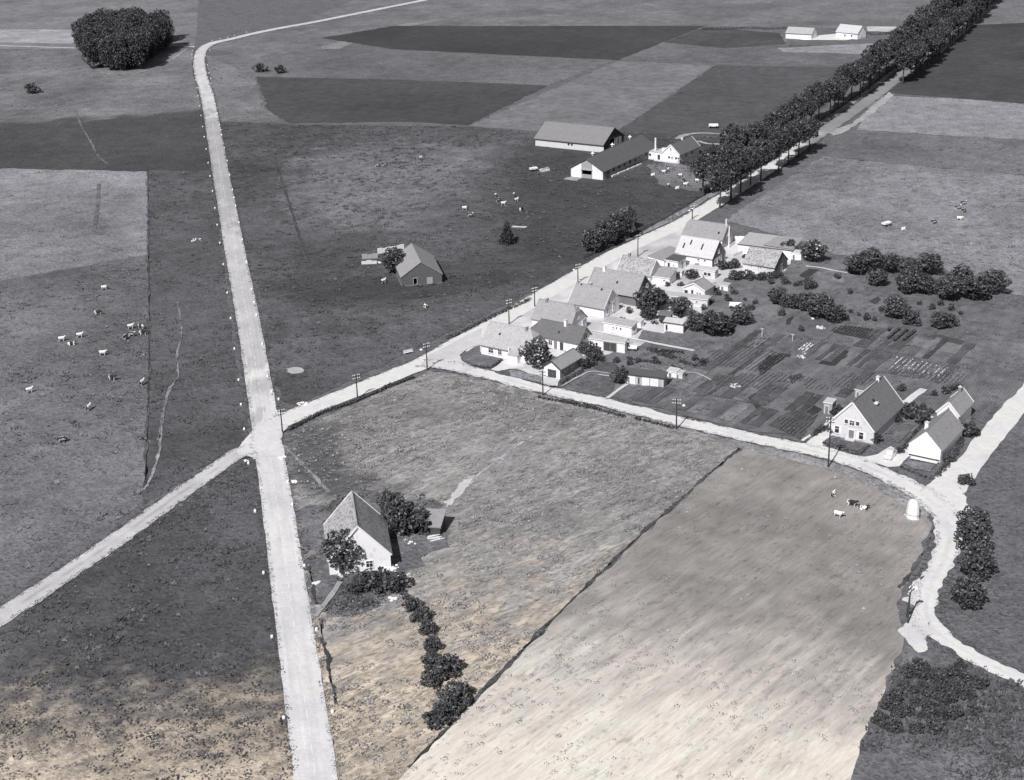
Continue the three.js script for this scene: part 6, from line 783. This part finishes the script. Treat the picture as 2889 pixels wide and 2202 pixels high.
// rows of vegetables: small plants by the hundred, one object for each plot
const plantGeo = (() => { const q = rng(19), pos = []; for (let i = 0; i < 8; i++) { const a = i * 0.8 + q(), h = 0.15 + 0.3 * q(), r = 0.22; pos.push(0, 0, 0, Math.cos(a) * r, h, Math.sin(a) * r, Math.cos(a + 0.8) * r, h * 0.8, Math.sin(a + 0.8) * r); } const g = new THREE.BufferGeometry(); g.setAttribute('position', new THREE.Float32BufferAttribute(pos, 3)); g.computeVertexNormals(); return g; })();
function rows(poly, gap, step, t, size = 1, turn = 0.97, jit = 0.15) {
  const b = bounds(poly), c = [(b[0] + b[2]) / 2, (b[1] + b[3]) / 2], u = [Math.cos(turn), -Math.sin(turn)], v = [Math.sin(turn), Math.cos(turn)], R = Math.hypot(b[2] - b[0], b[3] - b[1]) / 2, list = [], q = rng(Math.round(R * 100));
  for (let s = -R; s < R; s += gap) for (let r = -R; r < R; r += step * 0.62) { const x = c[0] + u[0] * r + v[0] * s + (q() - 0.5) * jit, z = c[1] + u[1] * r + v[1] * s + (q() - 0.5) * jit; if (inPoly(poly, x, z) && fbm(x * 0.25, z * 0.25, 3) + 0.5 * hash2(Math.round(s / gap), 7) > 0.12) list.push([x, z, q()]); }
  const im = new THREE.InstancedMesh(plantGeo, TUFT, list.length), m = new THREE.Matrix4(), qq = new THREE.Quaternion(), base = grey(t + 14), col = new THREE.Color(); list.forEach(([x, z, k], i) => { const sc = size * 0.8 * (0.7 + 0.6 * k); m.compose(V(x, 0.24, z), qq.setFromAxisAngle(V(0, 1, 0), k * 6), V(sc, sc, sc)); im.setMatrixAt(i, m); im.setColorAt(i, col.copy(base).multiplyScalar(0.5 + k)); }); im.name = nm('vegetable_plants'); im.userData.kind = 'stuff'; scene.add(im);
}
rows([[89.2, -335.91], [93.2, -342.78], [98.45, -339.99], [94.08, -331.04]], 1.9, 0.35, 56, 2.0); rows([[65.95, -326.32], [70.16, -333.89], [72.51, -332.95], [67.63, -323.37]], 0.8, 0.4, 190, 1.1); rows([[53.5, -285.99], [59.82, -294.16], [64.86, -290.47], [58.73, -278.36]], 0.9, 0.4, 80, 0.9); rows([[86.09, -316.99], [90.17, -323.52], [99.95, -314.47], [96.34, -310.15]], 1.2, 0.7, 170, 0.9); rows([[77.39, -343.05], [83, -346.05], [90.38, -341.87], [86.53, -335.4], [80.57, -339.7]], 0.8, 0.4, 62, 1.0); rows([[52.22, -333], [56.9, -338.87], [63.09, -338.32], [59.91, -332.32]], 0.9, 0.45, 70, 0.9); rows([[57.13, -320.67], [60.63, -326.25], [65.37, -327.84], [63.27, -324.04], [56.65, -315.01]], 0.8, 0.4, 52, 1.1); rows([[34.27, -333.8], [41.45, -330.71], [38.75, -325.82], [34.84, -328.78]], 0.8, 0.4, 50, 1.3); rows([[70.33, -306.55], [76.41, -313.97], [83.95, -307.83], [87.71, -305.12], [82.75, -298.53], [75.94, -301.96]], 1.0, 0.6, 96, 0.8); rows([[46.86, -331.16], [58.03, -334.04], [64.9, -327.3], [57.61, -315.52], [48.16, -321.34]], 1.0, 0.55, 88, 0.8); rows([[41.84, -312.64], [55.3, -317.13], [67.3, -312.6], [70.76, -304.82], [50.86, -305.11]], 1.0, 0.55, 84, 0.8); rows([[84.92, -316.39], [95.79, -318.65], [102.92, -311.75], [98.5, -304.23], [88.77, -309.25]], 1.0, 0.6, 120, 0.8);

renderer.render(scene, camera);
